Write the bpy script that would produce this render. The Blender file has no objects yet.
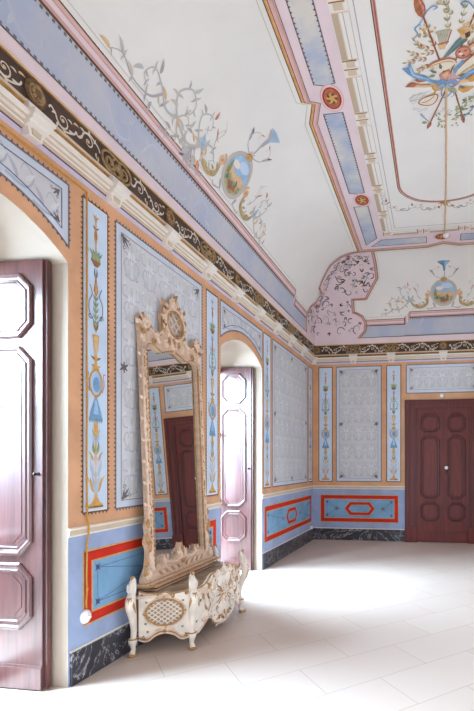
import bpy, math, random
from mathutils import Vector, Matrix
from mathutils.geometry import tessellate_polygon
random.seed(7)
PI = math.pi
C = bpy.context.scene.collection
SC = bpy.context.scene

# ---------------------------------------------------------------- room sizes
W, L = 5.07, 8.86          # room: x 0..W, y 0..L
ZC = 5.115                 # flat ceiling
CA0, CA1, CZ0, CZ1 = .04, 1.05, 3.93, 1.185   # cove profile
ARCH = [(1.487, 2.738), (4.924, 6.176)]       # window recesses in the left wall; mirrored ones on the right are added

# ---------------------------------------------------------------- camera
cam = bpy.data.cameras.new('camera')
co = bpy.data.objects.new('camera', cam); C.objects.link(co)
cam.sensor_fit = 'HORIZONTAL'; cam.sensor_width = 36.0
cam.lens = 36.0 * 460 / 474
cam.shift_x = -(367 - 237) / 474
cam.shift_y = (463.5 - 355.5) / 474
cam.clip_start = .02
co.location = (2.4434, 0.0, 1.5)
co.rotation_euler = (PI / 2, 0, math.radians(8.7256))
SC.camera = co

# ---------------------------------------------------------------- world, lights, exposure
wd = bpy.data.worlds.new('sky'); SC.world = wd; wd.use_nodes = True
bg = wd.node_tree.nodes['Background']
bg.inputs['Color'].default_value = (.80, .90, 1.0, 1)
bg.inputs['Strength'].default_value = .7

def area(name, loc, rot, sx, sy, power, col):
    l = bpy.data.lights.new(name, 'AREA'); l.shape = 'RECTANGLE'; l.size = sx; l.size_y = sy
    l.energy = power; l.color = col
    o = bpy.data.objects.new(name, l); C.objects.link(o); o.location = loc; o.rotation_euler = rot
    return o
COOL = (.70, .84, 1.0)
SKY = (.57, .79, 1.0)
WARM = (.80, .89, 1.0)
for y0, y1 in ARCH:      # daylight outside each left window; fill lamps outside the added right ones
    area('daylight', (-2.3, (y0 + y1) / 2, 2.9), (0, -PI / 2 + .35, 0), 3.0, 2.4, 2100, SKY)
    area('daylight', (W + .82, (y0 + y1) / 2, 1.45), (0, PI / 2, 0), 2.8, 1.2, 90 if y0 > 3 else 40, COOL)  # fill added beyond the unseen right windows to brighten walls and far corner
area('daylight', (W / 2, -1.0, 1.9), (PI / 2, 0, 0), 3.4, 3.2, 100, WARM)  # fill added in the doorway behind the camera to brighten the room
vs = SC.view_settings
vs.view_transform = 'Standard'; vs.look = 'None'; vs.gamma = 1.0; vs.use_curve_mapping = False
vs.exposure = 0.13
SC.cycles.max_bounces = 10
SC.cycles.diffuse_bounces = 6

# ---------------------------------------------------------------- materials
def lin(c):
    return tuple(((x / 255) / 12.92 if x / 255 <= .04045 else ((x / 255 + .055) / 1.055) ** 2.4) for x in c)
MATS = {}
def mat(name, rgb, rough=.8, var=.0, scale=4.0, alt=None, bump=0.0, bscale=60.0, metal=0.0, coat=0.0, spec=.3):
    m = bpy.data.materials.new(name); m.use_nodes = True; MATS[name] = m
    nt = m.node_tree; b = nt.nodes['Principled BSDF']
    c = lin(rgb)
    b.inputs['Base Color'].default_value = (*c, 1)
    b.inputs['Roughness'].default_value = rough
    b.inputs['Metallic'].default_value = metal
    b.inputs['Specular IOR Level'].default_value = spec
    b.inputs['Coat Weight'].default_value = coat
    tc = nt.nodes.new('ShaderNodeTexCoord')
    if var > 0 or alt:
        n = nt.nodes.new('ShaderNodeTexNoise'); n.inputs['Scale'].default_value = scale
        n.inputs['Detail'].default_value = 5; n.inputs['Roughness'].default_value = .6
        nt.links.new(tc.outputs['Object'], n.inputs['Vector'])
        r = nt.nodes.new('ShaderNodeValToRGB'); nt.links.new(n.outputs['Fac'], r.inputs['Fac'])
        a = lin(alt) if alt else tuple(x * (1 - var) for x in c)
        d = c if alt else tuple(min(1, x * (1 + var)) for x in c)
        r.color_ramp.elements[0].position = .36; r.color_ramp.elements[1].position = .64
        r.color_ramp.elements[0].color = (*a, 1); r.color_ramp.elements[1].color = (*d, 1)
        nt.links.new(r.outputs['Color'], b.inputs['Base Color'])
    if bump:
        n2 = nt.nodes.new('ShaderNodeTexNoise'); n2.inputs['Scale'].default_value = bscale
        nt.links.new(tc.outputs['Object'], n2.inputs['Vector'])
        bp = nt.nodes.new('ShaderNodeBump'); bp.inputs['Strength'].default_value = bump; bp.inputs['Distance'].default_value = .01
        nt.links.new(n2.outputs['Fac'], bp.inputs['Height']); nt.links.new(bp.outputs['Normal'], b.inputs['Normal'])
    return m
mat('orange', (214, 164, 126), .85, .10, 3)
mat('orange_dark', (176, 122, 84), .85, .1, 3)
mat('cream', (232, 224, 206), .85, .03, 2)
mat('reveal', (168, 152, 138), .85, .03, 2)
mat('plaster', (235, 234, 229), .9, .02, 1.5)
mat('white', (234, 227, 217), .6, .03, 5)
mat('beige', (206, 188, 164), .75, .06, 6)
mat('dado_blue', (156, 172, 203), .8, .10, 4)
mat('dado_inner', (124, 166, 198), .8, .14, 3)
mat('red', (204, 46, 30), .8, .12, 6)
mat('red_dark', (178, 40, 30), .8, .1, 8)
mat('gold', (212, 164, 96), .6, .15, 20)
mat('frieze_gold', (158, 130, 92), .6, .3, 30)
mat('frieze_brown', (112, 84, 56), .6, .3, 30)
mat('gold_dark', (150, 110, 66), .6, .2, 20)
mat('brown', (104, 78, 60), .7, .2, 12)
mat('brown_dark', (80, 62, 52), .7, .2, 10)
mat('ink', (70, 64, 72), .85)
mat('ink_soft', (118, 116, 124), .85)
mat('sky_panel', (200, 218, 238), .85, .06, 3)
mat('damask', (206, 206, 209), .8, .05, 2.5)
mat('damask_light', (216, 218, 221), .8, .05, 8)
mat('damask_dark', (178, 183, 195), .8, .05, 8)
mat('damask_green', (190, 199, 195), .8, .05, 8)
mat('panel_edge', (202, 210, 222), .8, .04, 6)
mat('lavender', (206, 198, 218), .8, .05, 5)
mat('purple', (96, 66, 84), .8)
mat('pink', (230, 212, 216), .85, .04, 3)
mat('pink_warm', (222, 184, 176), .85, .06, 5)
mat('pink_deep', (206, 164, 160), .85, .06, 5)
mat('frieze_pale', (193, 197, 210), .85, .06, 6)
mat('frieze_blue', (178, 187, 208), .85, .08, 1.5, alt=(200, 201, 207))
mat('band_blue', (158, 176, 206), .85, .1, 1.6, alt=(220, 216, 208))
mat('scroll_white', (214, 204, 190), .7, .1, 20)
mat('green', (146, 160, 122), .85, .2, 20)
mat('green_dark', (112, 128, 116), .85, .2, 20)
mat('olive', (178, 174, 138), .85, .2, 20)
mat('blue', (122, 158, 196), .85, .15, 20)
mat('blue_light', (160, 196, 224), .85, .1, 10)
mat('teal', (106, 148, 172), .85, .15, 20)
mat('rust', (178, 110, 78), .85, .2, 20)
mat('tan', (222, 188, 146), .85, .1, 15)
mat('rose', (216, 150, 132), .85, .15, 20)
mat('gray_line', (182, 180, 182), .85)
mat('tan_line', (206, 196, 182), .85)
mat('motif', (112, 104, 108), .85)
mat('motif_blue', (74, 84, 120), .85)
mat('swag', (186, 166, 124), .85, .2, 20)
mat('leaf_gray', (196, 195, 192), .85)
mat('mould_tan', (214, 196, 172), .85)
mat('mould_shade', (196, 176, 152), .85)
mat('ceramic', (252, 251, 248), .25, spec=.5)
mat('cable_gold', (200, 150, 66), .7, .1, 60)
mat('iron', (52, 46, 44), .4, metal=.7)
mat('furniture', (236, 226, 212), .55, .10, 9, bump=.25, bscale=50)
mat('furniture_warm', (224, 200, 178), .55, .16, 12, bump=.3, bscale=50)
mat('gilt', (178, 138, 92), .45, .3, 25, metal=.2)
mat('frame_cream', (226, 202, 180), .55, .12, 30, bump=.15, bscale=90)
mat('frame_tan', (206, 176, 152), .55, .14, 30, bump=.15, bscale=90)
mat('gilt_dark', (134, 88, 46), .45, .3, 25, metal=.3)
mat('recess', (176, 150, 124), .7, .1, 10)
mat('stone_top', (176, 160, 138), .45, .25, 7, alt=(128, 108, 88))
mat('window_wood', (226, 222, 214), .5)

def wood(name, c1, c2, rough, axis, coat=.3):
    m = bpy.data.materials.new(name); m.use_nodes = True; MATS[name] = m
    nt = m.node_tree; b = nt.nodes['Principled BSDF']
    tc = nt.nodes.new('ShaderNodeTexCoord'); mp = nt.nodes.new('ShaderNodeMapping')
    s = [14, 14, 14]; s[axis] = .9
    mp.inputs['Scale'].default_value = s
    nt.links.new(tc.outputs['Object'], mp.inputs['Vector'])
    n = nt.nodes.new('ShaderNodeTexNoise'); n.inputs['Scale'].default_value = 2.2; n.inputs['Detail'].default_value = 7
    n.inputs['Distortion'].default_value = .4
    nt.links.new(mp.outputs['Vector'], n.inputs['Vector'])
    r = nt.nodes.new('ShaderNodeValToRGB')
    r.color_ramp.elements[0].position = .3; r.color_ramp.elements[1].position = .72
    r.color_ramp.elements[0].color = (*lin(c1), 1); r.color_ramp.elements[1].color = (*lin(c2), 1)
    nt.links.new(n.outputs['Fac'], r.inputs['Fac']); nt.links.new(r.outputs['Color'], b.inputs['Base Color'])
    b.inputs['Roughness'].default_value = rough; b.inputs['Coat Weight'].default_value = coat
    b.inputs['Coat Roughness'].default_value = .25; b.inputs['Specular IOR Level'].default_value = .5
wood('mahogany', (82, 26, 23), (118, 43, 36), .48, 2, .05)
wood('mahogany_dark', (64, 22, 24), (96, 38, 36), .45, 2, .1)
wood('shutter_wood', (72, 40, 40), (106, 62, 60), .36, 2, 1.0)

def marble():
    m = bpy.data.materials.new('black_marble'); m.use_nodes = True; MATS['black_marble'] = m
    nt = m.node_tree; b = nt.nodes['Principled BSDF']
    tc = nt.nodes.new('ShaderNodeTexCoord')
    n = nt.nodes.new('ShaderNodeTexNoise'); n.inputs['Scale'].default_value = 3.2; n.inputs['Detail'].default_value = 9
    n.inputs['Roughness'].default_value = .62; n.inputs['Distortion'].default_value = 1.3
    nt.links.new(tc.outputs['Object'], n.inputs['Vector'])
    r = nt.nodes.new('ShaderNodeValToRGB'); e = r.color_ramp.elements
    e[0].position = 0; e[0].color = (*lin((56, 56, 64)), 1)
    e[1].position = 1; e[1].color = (*lin((70, 70, 80)), 1)
    for p, c in ((.485, (52, 52, 60)), (.5, (190, 188, 190)), (.512, (60, 60, 68))):
        x = e.new(p); x.color = (*lin(c), 1)
    nt.links.new(n.outputs['Fac'], r.inputs['Fac']); nt.links.new(r.outputs['Color'], b.inputs['Base Color'])
    b.inputs['Roughness'].default_value = .35
marble()

def floor_mat():
    m = bpy.data.materials.new('stone_tiles'); m.use_nodes = True; MATS['stone_tiles'] = m
    nt = m.node_tree; b = nt.nodes['Principled BSDF']
    tc = nt.nodes.new('ShaderNodeTexCoord')
    mp = nt.nodes.new('ShaderNodeMapping'); mp.inputs['Rotation'].default_value = (0, 0, math.radians(-42))
    mp.inputs['Location'].default_value = (.12, .25, 0)
    nt.links.new(tc.outputs['Object'], mp.inputs['Vector'])
    br = nt.nodes.new('ShaderNodeTexBrick')
    br.inputs['Scale'].default_value = 1.0; br.inputs['Brick Width'].default_value = .84; br.inputs['Row Height'].default_value = .42
    br.inputs['Mortar Size'].default_value = .003; br.inputs['Mortar Smooth'].default_value = .1
    br.inputs['Color1'].default_value = (*lin((206, 188, 176)), 1)
    br.inputs['Color2'].default_value = (*lin((211, 194, 182)), 1)
    br.inputs['Mortar'].default_value = (*lin((176, 160, 146)), 1)
    nt.links.new(mp.outputs['Vector'], br.inputs['Vector'])
    n = nt.nodes.new('ShaderNodeTexNoise'); n.inputs['Scale'].default_value = 2.5; n.inputs['Detail'].default_value = 6
    nt.links.new(tc.outputs['Object'], n.inputs['Vector'])
    mx = nt.nodes.new('ShaderNodeMix'); mx.data_type = 'RGBA'; mx.blend_type = 'MULTIPLY'; mx.inputs['Factor'].default_value = .22
    nt.links.new(br.outputs['Color'], mx.inputs['A']); nt.links.new(n.outputs['Color'], mx.inputs['B'])
    r = nt.nodes.new('ShaderNodeValToRGB'); r.color_ramp.elements[0].color = (.72, .72, .72, 1); r.color_ramp.elements[1].color = (1, 1, 1, 1)
    nt.links.new(n.outputs['Fac'], r.inputs['Fac']); nt.links.new(r.outputs['Color'], mx.inputs['B'])
    nt.links.new(mx.outputs['Result'], b.inputs['Base Color'])
    b.inputs['Roughness'].default_value = .42; b.inputs['Specular IOR Level'].default_value = .4
floor_mat()
m = mat('mirror_glass', (236, 238, 236), .015, metal=1.0)
gm = bpy.data.materials.new('pane'); gm.use_nodes = True; MATS['pane'] = gm
nt = gm.node_tree; nt.nodes.remove(nt.nodes['Principled BSDF'])
tr = nt.nodes.new('ShaderNodeBsdfTransparent'); gl = nt.nodes.new('ShaderNodeBsdfGlossy'); gl.inputs['Roughness'].default_value = .02
ms = nt.nodes.new('ShaderNodeMixShader'); ms.inputs[0].default_value = .06
nt.links.new(tr.outputs[0], ms.inputs[1]); nt.links.new(gl.outputs[0], ms.inputs[2])
nt.links.new(ms.outputs[0], nt.nodes['Material Output'].inputs['Surface'])

# ---------------------------------------------------------------- mesh helpers
class MB:
    def __init__(s): s.v = []; s.f = []; s.m = []; s.sm = []
    def add(s, vs, fs, mt, smooth=False):
        b = len(s.v); s.v += [tuple(v) for v in vs]
        for f in fs: s.f.append(tuple(i + b for i in f)); s.m.append(mt); s.sm.append(smooth)
    def build(s, name, parent=None, loc=None):
        me = bpy.data.meshes.new(name)
        vv = s.v
        if loc is not None: vv = [(x - loc[0], y - loc[1], z - loc[2]) for x, y, z in vv]
        me.from_pydata(vv, [], s.f)
        names = list(dict.fromkeys(s.m))
        for n in names: me.materials.append(MATS[n])
        ix = {n: i for i, n in enumerate(names)}
        me.polygons.foreach_set('material_index', [ix[n] for n in s.m])
        me.polygons.foreach_set('use_smooth', s.sm)
        me.update()
        o = bpy.data.objects.new(name, me); C.objects.link(o)
        if loc is not None: o.location = loc
        if parent is not None:
            o.parent = parent
            if parent.parent is None: o.location = -parent.location
        return o
    def box(s, a, b, mt):
        x0, y0, z0 = a; x1, y1, z1 = b
        s.add([(x0, y0, z0), (x1, y0, z0), (x1, y1, z0), (x0, y1, z0), (x0, y0, z1), (x1, y0, z1), (x1, y1, z1), (x0, y1, z1)],
              [(0, 3, 2, 1), (4, 5, 6, 7), (0, 1, 5, 4), (1, 2, 6, 5), (2, 3, 7, 6), (3, 0, 4, 7)], mt)
    def tube(s, pts, rad, mt, n=8, flat=1.0, up=None, caps=True, closed=False):
        P = [Vector(p) for p in pts]; N = len(P)
        R = rad if isinstance(rad, (list, tuple)) else [rad] * N
        vs = []; prev = None
        for i in range(N):
            if closed: t = P[(i + 1) % N] - P[i - 1]
            else: t = P[min(i + 1, N - 1)] - P[max(i - 1, 0)]
            t = t.normalized() if t.length > 1e-9 else Vector((0, 0, 1))
            if up is not None: a = Vector(up)
            elif prev is not None: a = prev
            else: a = Vector((0, 0, 1)) if abs(t.z) < .9 else Vector((1, 0, 0))
            u = a - t * a.dot(t)
            if u.length < 1e-6: u = t.orthogonal()
            u.normalize(); w = t.cross(u); prev = u
            for k in range(n):
                an = 2 * PI * k / n
                vs.append(P[i] + (u * math.cos(an) * flat + w * math.sin(an)) * R[i])
        fs = []
        for i in range(N if closed else N - 1):
            j = (i + 1) % N
            for k in range(n):
                k2 = (k + 1) % n
                fs.append((i * n + k, i * n + k2, j * n + k2, j * n + k))
        if caps and not closed:
            fs.append(tuple(range(n - 1, -1, -1))); fs.append(tuple((N - 1) * n + k for k in range(n)))
        s.add(vs, fs, mt, True)
    def lathe(s, c, prof, mt, n=14, axis='z', sx=1.0):
        vs = []; c = Vector(c)
        for r, h in prof:
            for k in range(n):
                a = 2 * PI * k / n
                p = (r * math.cos(a) * sx, r * math.sin(a), h)
                if axis == 'x': p = (h, r * math.cos(a), r * math.sin(a))
                if axis == 'y': p = (r * math.cos(a), h, r * math.sin(a))
                if axis == '-z': p = (r * math.cos(a), r * math.sin(a), -h)
                vs.append(c + Vector(p))
        fs = []
        for i in range(len(prof) - 1):
            for k in range(n):
                k2 = (k + 1) % n
                fs.append((i * n + k, i * n + k2, (i + 1) * n + k2, (i + 1) * n + k))
        fs.append(tuple(range(n - 1, -1, -1))); fs.append(tuple((len(prof) - 1) * n + k for k in range(n)))
        s.add(vs, fs, mt, True)
    def ball(s, c, r, mt, n=10, m=7):
        c = Vector(c); r = Vector(r) if not isinstance(r, (int, float)) else Vector((r, r, r))
        vs = []
        for i in range(m + 1):
            ph = PI * i / m
            for k in range(n):
                a = 2 * PI * k / n
                vs.append((c.x + r.x * math.sin(ph) * math.cos(a), c.y + r.y * math.sin(ph) * math.sin(a), c.z + r.z * math.cos(ph)))
        fs = [(i * n + k, (i + 1) * n + k, (i + 1) * n + (k + 1) % n, i * n + (k + 1) % n) for i in range(m) for k in range(n)]
        s.add(vs, fs, mt, True)
    def slab(s, F, outer, d0, d1, mt, holes=(), edge=None, bevel=0):
        """outline (with holes) in the (u,v) plane of F, thickened from d0 to d1"""
        loops = [list(outer)] + [list(h) for h in holes]
        flat = [p for l in loops for p in l]
        tris = tessellate_polygon([[Vector((p[0], p[1], 0)) for p in l] for l in loops])
        n = len(flat)
        s.add([F(u, v, d1) for u, v in flat], [tuple(t) for t in tris], mt)
        s.add([F(u, v, d0) for u, v in flat], [tuple(reversed(t)) for t in tris], mt)
        for l in loops:
            k = len(l)
            s.add([F(u, v, d0) for u, v in l] + [F(u, v, d1) for u, v in l],
                  [(i, (i + 1) % k, k + (i + 1) % k, k + i) for i in range(k)], edge or mt)
    def sweep(s, F, path, prof, mt, closed=True):
        """mitred moulding: profile (offset outward, d) along a path in the (u,v) plane"""
        n = len(path); rings = []
        A = sum(path[i][0] * path[(i + 1) % n][1] - path[(i + 1) % n][0] * path[i][1] for i in range(n))
        sg = 1 if A > 0 else -1
        for i in range(n):
            p = Vector(path[i]); a = Vector(path[i - 1]) if (closed or i > 0) else None
            b = Vector(path[(i + 1) % n]) if (closed or i < n - 1) else None
            d1 = (p - a).normalized() if a is not None else (b - p).normalized()
            d2 = (b - p).normalized() if b is not None else d1
            n1 = Vector((d1.y, -d1.x)) * sg; n2 = Vector((d2.y, -d2.x)) * sg
            nm = n1 + n2; nm = nm / max(nm.dot(n1), .25)
            rings.append([F(p.x + nm.x * o, p.y + nm.y * o, d) for o, d in prof])
        k = len(prof); vs = [v for r in rings for v in r]; fs = []
        for i in range(n if closed else n - 1):
            j = (i + 1) % n
            for q in range(k - 1): fs.append((i * k + q, i * k + q + 1, j * k + q + 1, j * k + q))
        s.add(vs, fs, mt)

def cat(pts, n=8, closed=False):
    """smooth curve through points"""
    P = [tuple(map(float, p)) for p in pts]; N = len(P); out = []
    for i in range(N if closed else N - 1):
        if closed: p0, p1, p2, p3 = P[i - 1], P[i], P[(i + 1) % N], P[(i + 2) % N]
        else: p0, p1, p2, p3 = P[max(i - 1, 0)], P[i], P[i + 1], P[min(i + 2, N - 1)]
        for k in range(n):
            t = k / n
            out.append(tuple(.5 * (2 * b + (c - a) * t + (2 * a - 5 * b + 4 * c - d) * t * t + (3 * b - a - 3 * c + d) * t ** 3) for a, b, c, d in zip(p0, p1, p2, p3)))
    if not closed: out.append(P[-1])
    return out
def spiral(c, r, turns, a0, sgn=1, r1=.12, n=None):
    """from the outside in"""
    n = n or max(8, int(14 * turns))
    return [(c[0] + r * (1 - (1 - r1) * k / n) * math.cos(a0 + sgn * 2 * PI * turns * k / n),
             c[1] + r * (1 - (1 - r1) * k / n) * math.sin(a0 + sgn * 2 * PI * turns * k / n)) for k in range(n + 1)]
def ell(c, rx, ry, n=24, a0=0, a1=2 * PI):
    return [(c[0] + rx * math.cos(a0 + (a1 - a0) * k / n), c[1] + ry * math.sin(a0 + (a1 - a0) * k / n)) for k in range(n)]
def octa(u0, u1, v0, v1, c):
    return [(u0 + c, v0), (u1 - c, v0), (u1, v0 + c), (u1, v1 - c), (u1 - c, v1), (u0 + c, v1), (u0, v1 - c), (u0, v0 + c)]

class Paint(MB):
    """flat painted decoration laid on a surface F(u,v,d)"""
    def __init__(s, F, base=.001): super().__init__(); s.F = F; s.base = base; s.n = 0; s.fine = 0
    def d(s, l): return s.base + .0008 * l + 2e-6 * (s.n % 375)
    def add(s, *a): super().add(*a); s.n += 1
    def poly(s, pts, mt, l=1):
        tris = [tuple(t) for t in tessellate_polygon([[Vector((p[0], p[1], 0)) for p in pts]])]; pts = list(pts)
        for _ in range(s.fine):      # follow a curved surface
            mid = {}; out = []
            def M(a, b):
                k = (min(a, b), max(a, b))
                if k not in mid: mid[k] = len(pts); pts.append(((pts[a][0] + pts[b][0]) / 2, (pts[a][1] + pts[b][1]) / 2))
                return mid[k]
            for a, b, c in tris:
                x, y, z = M(a, b), M(b, c), M(c, a); out += [(a, x, z), (x, b, y), (z, y, c), (x, y, z)]
            tris = out
        s.add([s.F(u, v, s.d(l)) for u, v in pts], tris, mt)
    def rect(s, u0, v0, u1, v1, mt, l=0): s.add([s.F(u0, v0, s.d(l)), s.F(u1, v0, s.d(l)), s.F(u1, v1, s.d(l)), s.F(u0, v1, s.d(l))], [(0, 1, 2, 3)], mt)
    def grid(s, u0, v0, u1, v1, mt, l=0, nv=10):
        for k in range(nv): s.rect(u0, v0 + (v1 - v0) * k / nv, u1, v0 + (v1 - v0) * (k + 1) / nv, mt, l)
    def frame(s, u0, v0, u1, v1, w, mt, l=1):
        s.rect(u0, v0, u1, v0 + w, mt, l); s.rect(u0, v1 - w, u1, v1, mt, l)
        s.rect(u0, v0 + w, u0 + w, v1 - w, mt, l); s.rect(u1 - w, v0 + w, u1, v1 - w, mt, l)
    def line(s, pts, w, mt, l=2, closed=False, taper=False):
        n = len(pts)
        if n < 2: return
        vs = []
        for i in range(n):
            p = Vector(pts[i][:2])
            a = Vector(pts[i - 1][:2]) if (closed or i > 0) else None
            b = Vector(pts[(i + 1) % n][:2]) if (closed or i < n - 1) else None
            d1 = (p - a) if a is not None else (b - p)
            d2 = (b - p) if b is not None else d1
            if d1.length < 1e-9: d1 = d2
            if d2.length < 1e-9: d2 = d1
            if d1.length < 1e-9: d1 = d2 = Vector((1, 0))
            d1 = d1.normalized(); d2 = d2.normalized()
            n1 = Vector((-d1.y, d1.x)); n2 = Vector((-d2.y, d2.x)); nm = n1 + n2
            nm = nm / max(nm.dot(n1), .35) if nm.length > 1e-6 else n1
            ww = w
            if taper:
                t = i / (n - 1); ww = w * (.25 + .75 * math.sin(PI * min(1, .12 + .88 * t)) ** .8) if taper == 2 else w * (1 - .8 * t)
            for sg in (-.5, .5):
                q = p + nm * ww * sg; vs.append(s.F(q.x, q.y, s.d(l)))
        fs = [(2 * i, 2 * i + 1, 2 * ((i + 1) % n) + 1, 2 * ((i + 1) % n)) for i in range(n if closed else n - 1)]
        s.add(vs, fs, mt)
    def leaf(s, p, ang, ln, wd, mt, l=2, bend=0.0):
        P = []; Q = []
        for k in range(6):
            t = k / 5; a = ang + bend * t
            x = p[0] + ln * t * math.cos(a); y = p[1] + ln * t * math.sin(a); h = wd * .5 * math.sin(PI * (t ** .75))
            P.append((x - h * math.sin(a), y + h * math.cos(a))); Q.append((x + h * math.sin(a), y - h * math.cos(a)))
        s.add([s.F(u, v, s.d(l)) for u, v in P + Q], [(k, k + 1, 7 + k, 6 + k) for k in range(5)], mt)
    def disc(s, c, rx, ry, mt, l=2, n=20): s.poly(ell(c, rx, ry, n), mt, l)
    def ring(s, c, rx, ry, w, mt, l=3, n=28): s.line(ell(c, rx, ry, n), w, mt, l, closed=True)
    def dentils(s, u0, v0, u1, v1, mt, step=.035, sz=.017, l=1):
        """row of little pointed teeth outside a panel edge"""
        def row(a, b, ox, oy):
            d = math.hypot(b[0] - a[0], b[1] - a[1]); n = max(1, int(d / step)); dx, dy = (b[0] - a[0]) / d, (b[1] - a[1]) / d
            for k in range(n):
                t = (k + .5) * d / n; x, y = a[0] + dx * t, a[1] + dy * t
                s.add([s.F(x - dx * sz * .55, y - dy * sz * .55, s.d(l)), s.F(x + dx * sz * .55, y + dy * sz * .55, s.d(l)), s.F(x + ox * sz, y + oy * sz, s.d(l))], [(0, 1, 2)], mt)
        row((u0, v0), (u1, v0), 0, -1); row((u0, v1), (u1, v1), 0, 1); row((u0, v0), (u0, v1), -1, 0); row((u1, v0), (u1, v1), 1, 0)

def tag(o, label=None, cat_=None, group=None, kind=None):
    if label: o['label'] = label
    if cat_: o['category'] = cat_
    if group: o['group'] = group
    if kind: o['kind'] = kind
    return o
def thing(name, label, cat_, loc=(0, 0, 0), group=None):
    o = bpy.data.objects.new(name, None); C.objects.link(o); o.location = loc; o.empty_display_size = .1
    return tag(o, label, cat_, group)
def struct(o, label, cat_): return tag(o, label, cat_, None, 'structure')

# surfaces
FL = lambda u, v, d: (d, u, v)
FR = lambda u, v, d: (W - d, u, v)
FB = lambda u, v, d: (u, L - d, v)
FF = lambda u, v, d: (u, d, v)
FC = lambda u, v, d: (u, v, ZC - d)
def cove_xz(s, d):
    t = s / 1.12
    x = CA0 + CA1 * (1 - math.cos(t)); z = CZ0 + CZ1 * math.sin(t)
    nx, nz = CZ1 * math.cos(t), -CA1 * math.sin(t); q = math.hypot(nx, nz)
    return x + d * nx / q, z + d * nz / q
def VL(u, s, d): x, z = cove_xz(s, d); return (x, u, z)
def VR(u, s, d): x, z = cove_xz(s, d); return (W - x, u, z)
def VB(u, s, d): x, z = cove_xz(s, d); return (u, L - x, z)
def VF(u, s, d): x, z = cove_xz(s, d); return (u, x, z)
SMAX = 1.12 * PI / 2

# ================================================================ STRUCTURE
b = MB(); b.box((-1.4, -1.4, -.1), (W + 1.4, L + .3, 0), 'stone_tiles')
floor = struct(b.build('floor'), 'pale stone tiled floor laid diagonally, bright with daylight', 'floor')

def arch_z(u, y0, y1):
    c = (y0 + y1) / 2; h = (y1 - y0) / 2; r0 = .20
    R = (h * h + r0 * r0) / (2 * r0)
    return 2.84 + math.sqrt(max(0, R * R - (u - c) ** 2)) - (R - r0)
ZT = 3.60
DADO = 1.0
def long_wall(F):
    b = MB(); T = -.66
    def zones(u0, u1):
        b.add([F(u0, 0, 0), F(u1, 0, 0), F(u1, DADO, 0), F(u0, DADO, 0)], [(0, 1, 2, 3)], 'dado_blue')
        b.add([F(u0, DADO, 0), F(u1, DADO, 0), F(u1, ZT, 0), F(u0, ZT, 0)], [(0, 1, 2, 3)], 'orange')
    e = [-.25] + [y for a in ARCH for y in a] + [L + .1]
    for i in range(0, len(e), 2): zones(e[i], e[i + 1])
    for y0, y1 in ARCH:
        N = 20; us = [y0 + (y1 - y0) * k / N for k in range(N + 1)]; zs = [arch_z(u, y0, y1) for u in us]
        for k in range(N):
            b.add([F(us[k], zs[k], 0), F(us[k + 1], zs[k + 1], 0), F(us[k + 1], ZT, 0), F(us[k], ZT, 0)], [(0, 1, 2, 3)], 'orange')
            b.add([F(us[k], zs[k], 0), F(us[k + 1], zs[k + 1], 0), F(us[k + 1], zs[k + 1], T), F(us[k], zs[k], T)], [(0, 1, 2, 3)], 'reveal', True)
        for y in (y0, y1):
            zz = arch_z(y, y0, y1)
            b.add([F(y, 0, 0), F(y, zz, 0), F(y, zz, T), F(y, 0, T)], [(0, 1, 2, 3)], 'reveal')
        # outer face of the wall around the window
    full = [(-.25, 0), (L + .1, 0), (L + .1, ZT), (-.25, ZT)]
    holes = [[(y0, .0)] + [(y0 + (y1 - y0) * k / 12, arch_z(y0 + (y1 - y0) * k / 12, y0, y1)) for k in range(13)] + [(y1, .0)] for y0, y1 in ARCH]
    # outer skin built as columns
    for i in range(0, len(e), 2):
        b.add([F(e[i], 0, T), F(e[i + 1], 0, T), F(e[i + 1], ZT, T), F(e[i], ZT, T)], [(0, 1, 2, 3)], 'cream')
    for y0, y1 in ARCH:
        b.add([F(y0, 2.84, T), F(y1, 2.84, T), F(y1, ZT, T), F(y0, ZT, T)], [(0, 1, 2, 3)], 'cream')
    return b
wall_left = struct(long_wall(FL).build('wall_left'), 'long painted wall with ochre borders, blue panels and two arched window recesses', 'wall')
wall_right = struct(long_wall(FR).build('wall_right'), 'long ochre wall with added window recesses facing the mirror wall', 'wall')  # recesses on this unseen side added to let fill light in
b = MB()
b.box((-.7, L, 0), (W + .7, L + .2, DADO), 'dado_blue'); b.box((-.7, L, DADO), (W + .7, L + .2, ZT), 'orange')
wall_back = struct(b.build('wall_back'), 'painted end wall with the dark double door', 'wall')
b = MB()
DX0, DX1 = W / 2 - 1.0, W / 2 + 1.0
for x0, x1 in ((-.7, DX0), (DX1, W + .7)):
    b.box((x0, -.25, 0), (x1, -.05, DADO), 'dado_blue'); b.box((x0, -.25, DADO), (x1, -.05, ZT), 'orange')
b.box((DX0, -.25, 3.0), (DX1, -.05, ZT), 'orange')
struct(b.build('wall_front'), 'ochre end wall with a wide doorway opposite the dark double door', 'wall')

# ceiling: coves and flat field
b = MB(); NS = 60; Y0 = -.05
for i in range(NS):
    s0, s1 = SMAX * i / NS, SMAX * (i + 1) / NS
    x0, z0 = cove_xz(s0, 0); x1, z1 = cove_xz(s1, 0)
    b.add([(x0, Y0 + x0, z0), (x0, L - x0, z0), (x1, L - x1, z1), (x1, Y0 + x1, z1)], [(0, 1, 2, 3)], 'plaster', True)
    b.add([(W - x0, Y0 + x0, z0), (W - x0, L - x0, z0), (W - x1, L - x1, z1), (W - x1, Y0 + x1, z1)], [(3, 2, 1, 0)], 'plaster', True)
    b.add([(x0, L - x0, z0), (W - x0, L - x0, z0), (W - x1, L - x1, z1), (x1, L - x1, z1)], [(0, 1, 2, 3)], 'plaster', True)
    b.add([(x0, Y0 + x0, z0), (W - x0, Y0 + x0, z0), (W - x1, Y0 + x1, z1), (x1, Y0 + x1, z1)], [(3, 2, 1, 0)], 'plaster', True)
xi = CA0 + CA1
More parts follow.
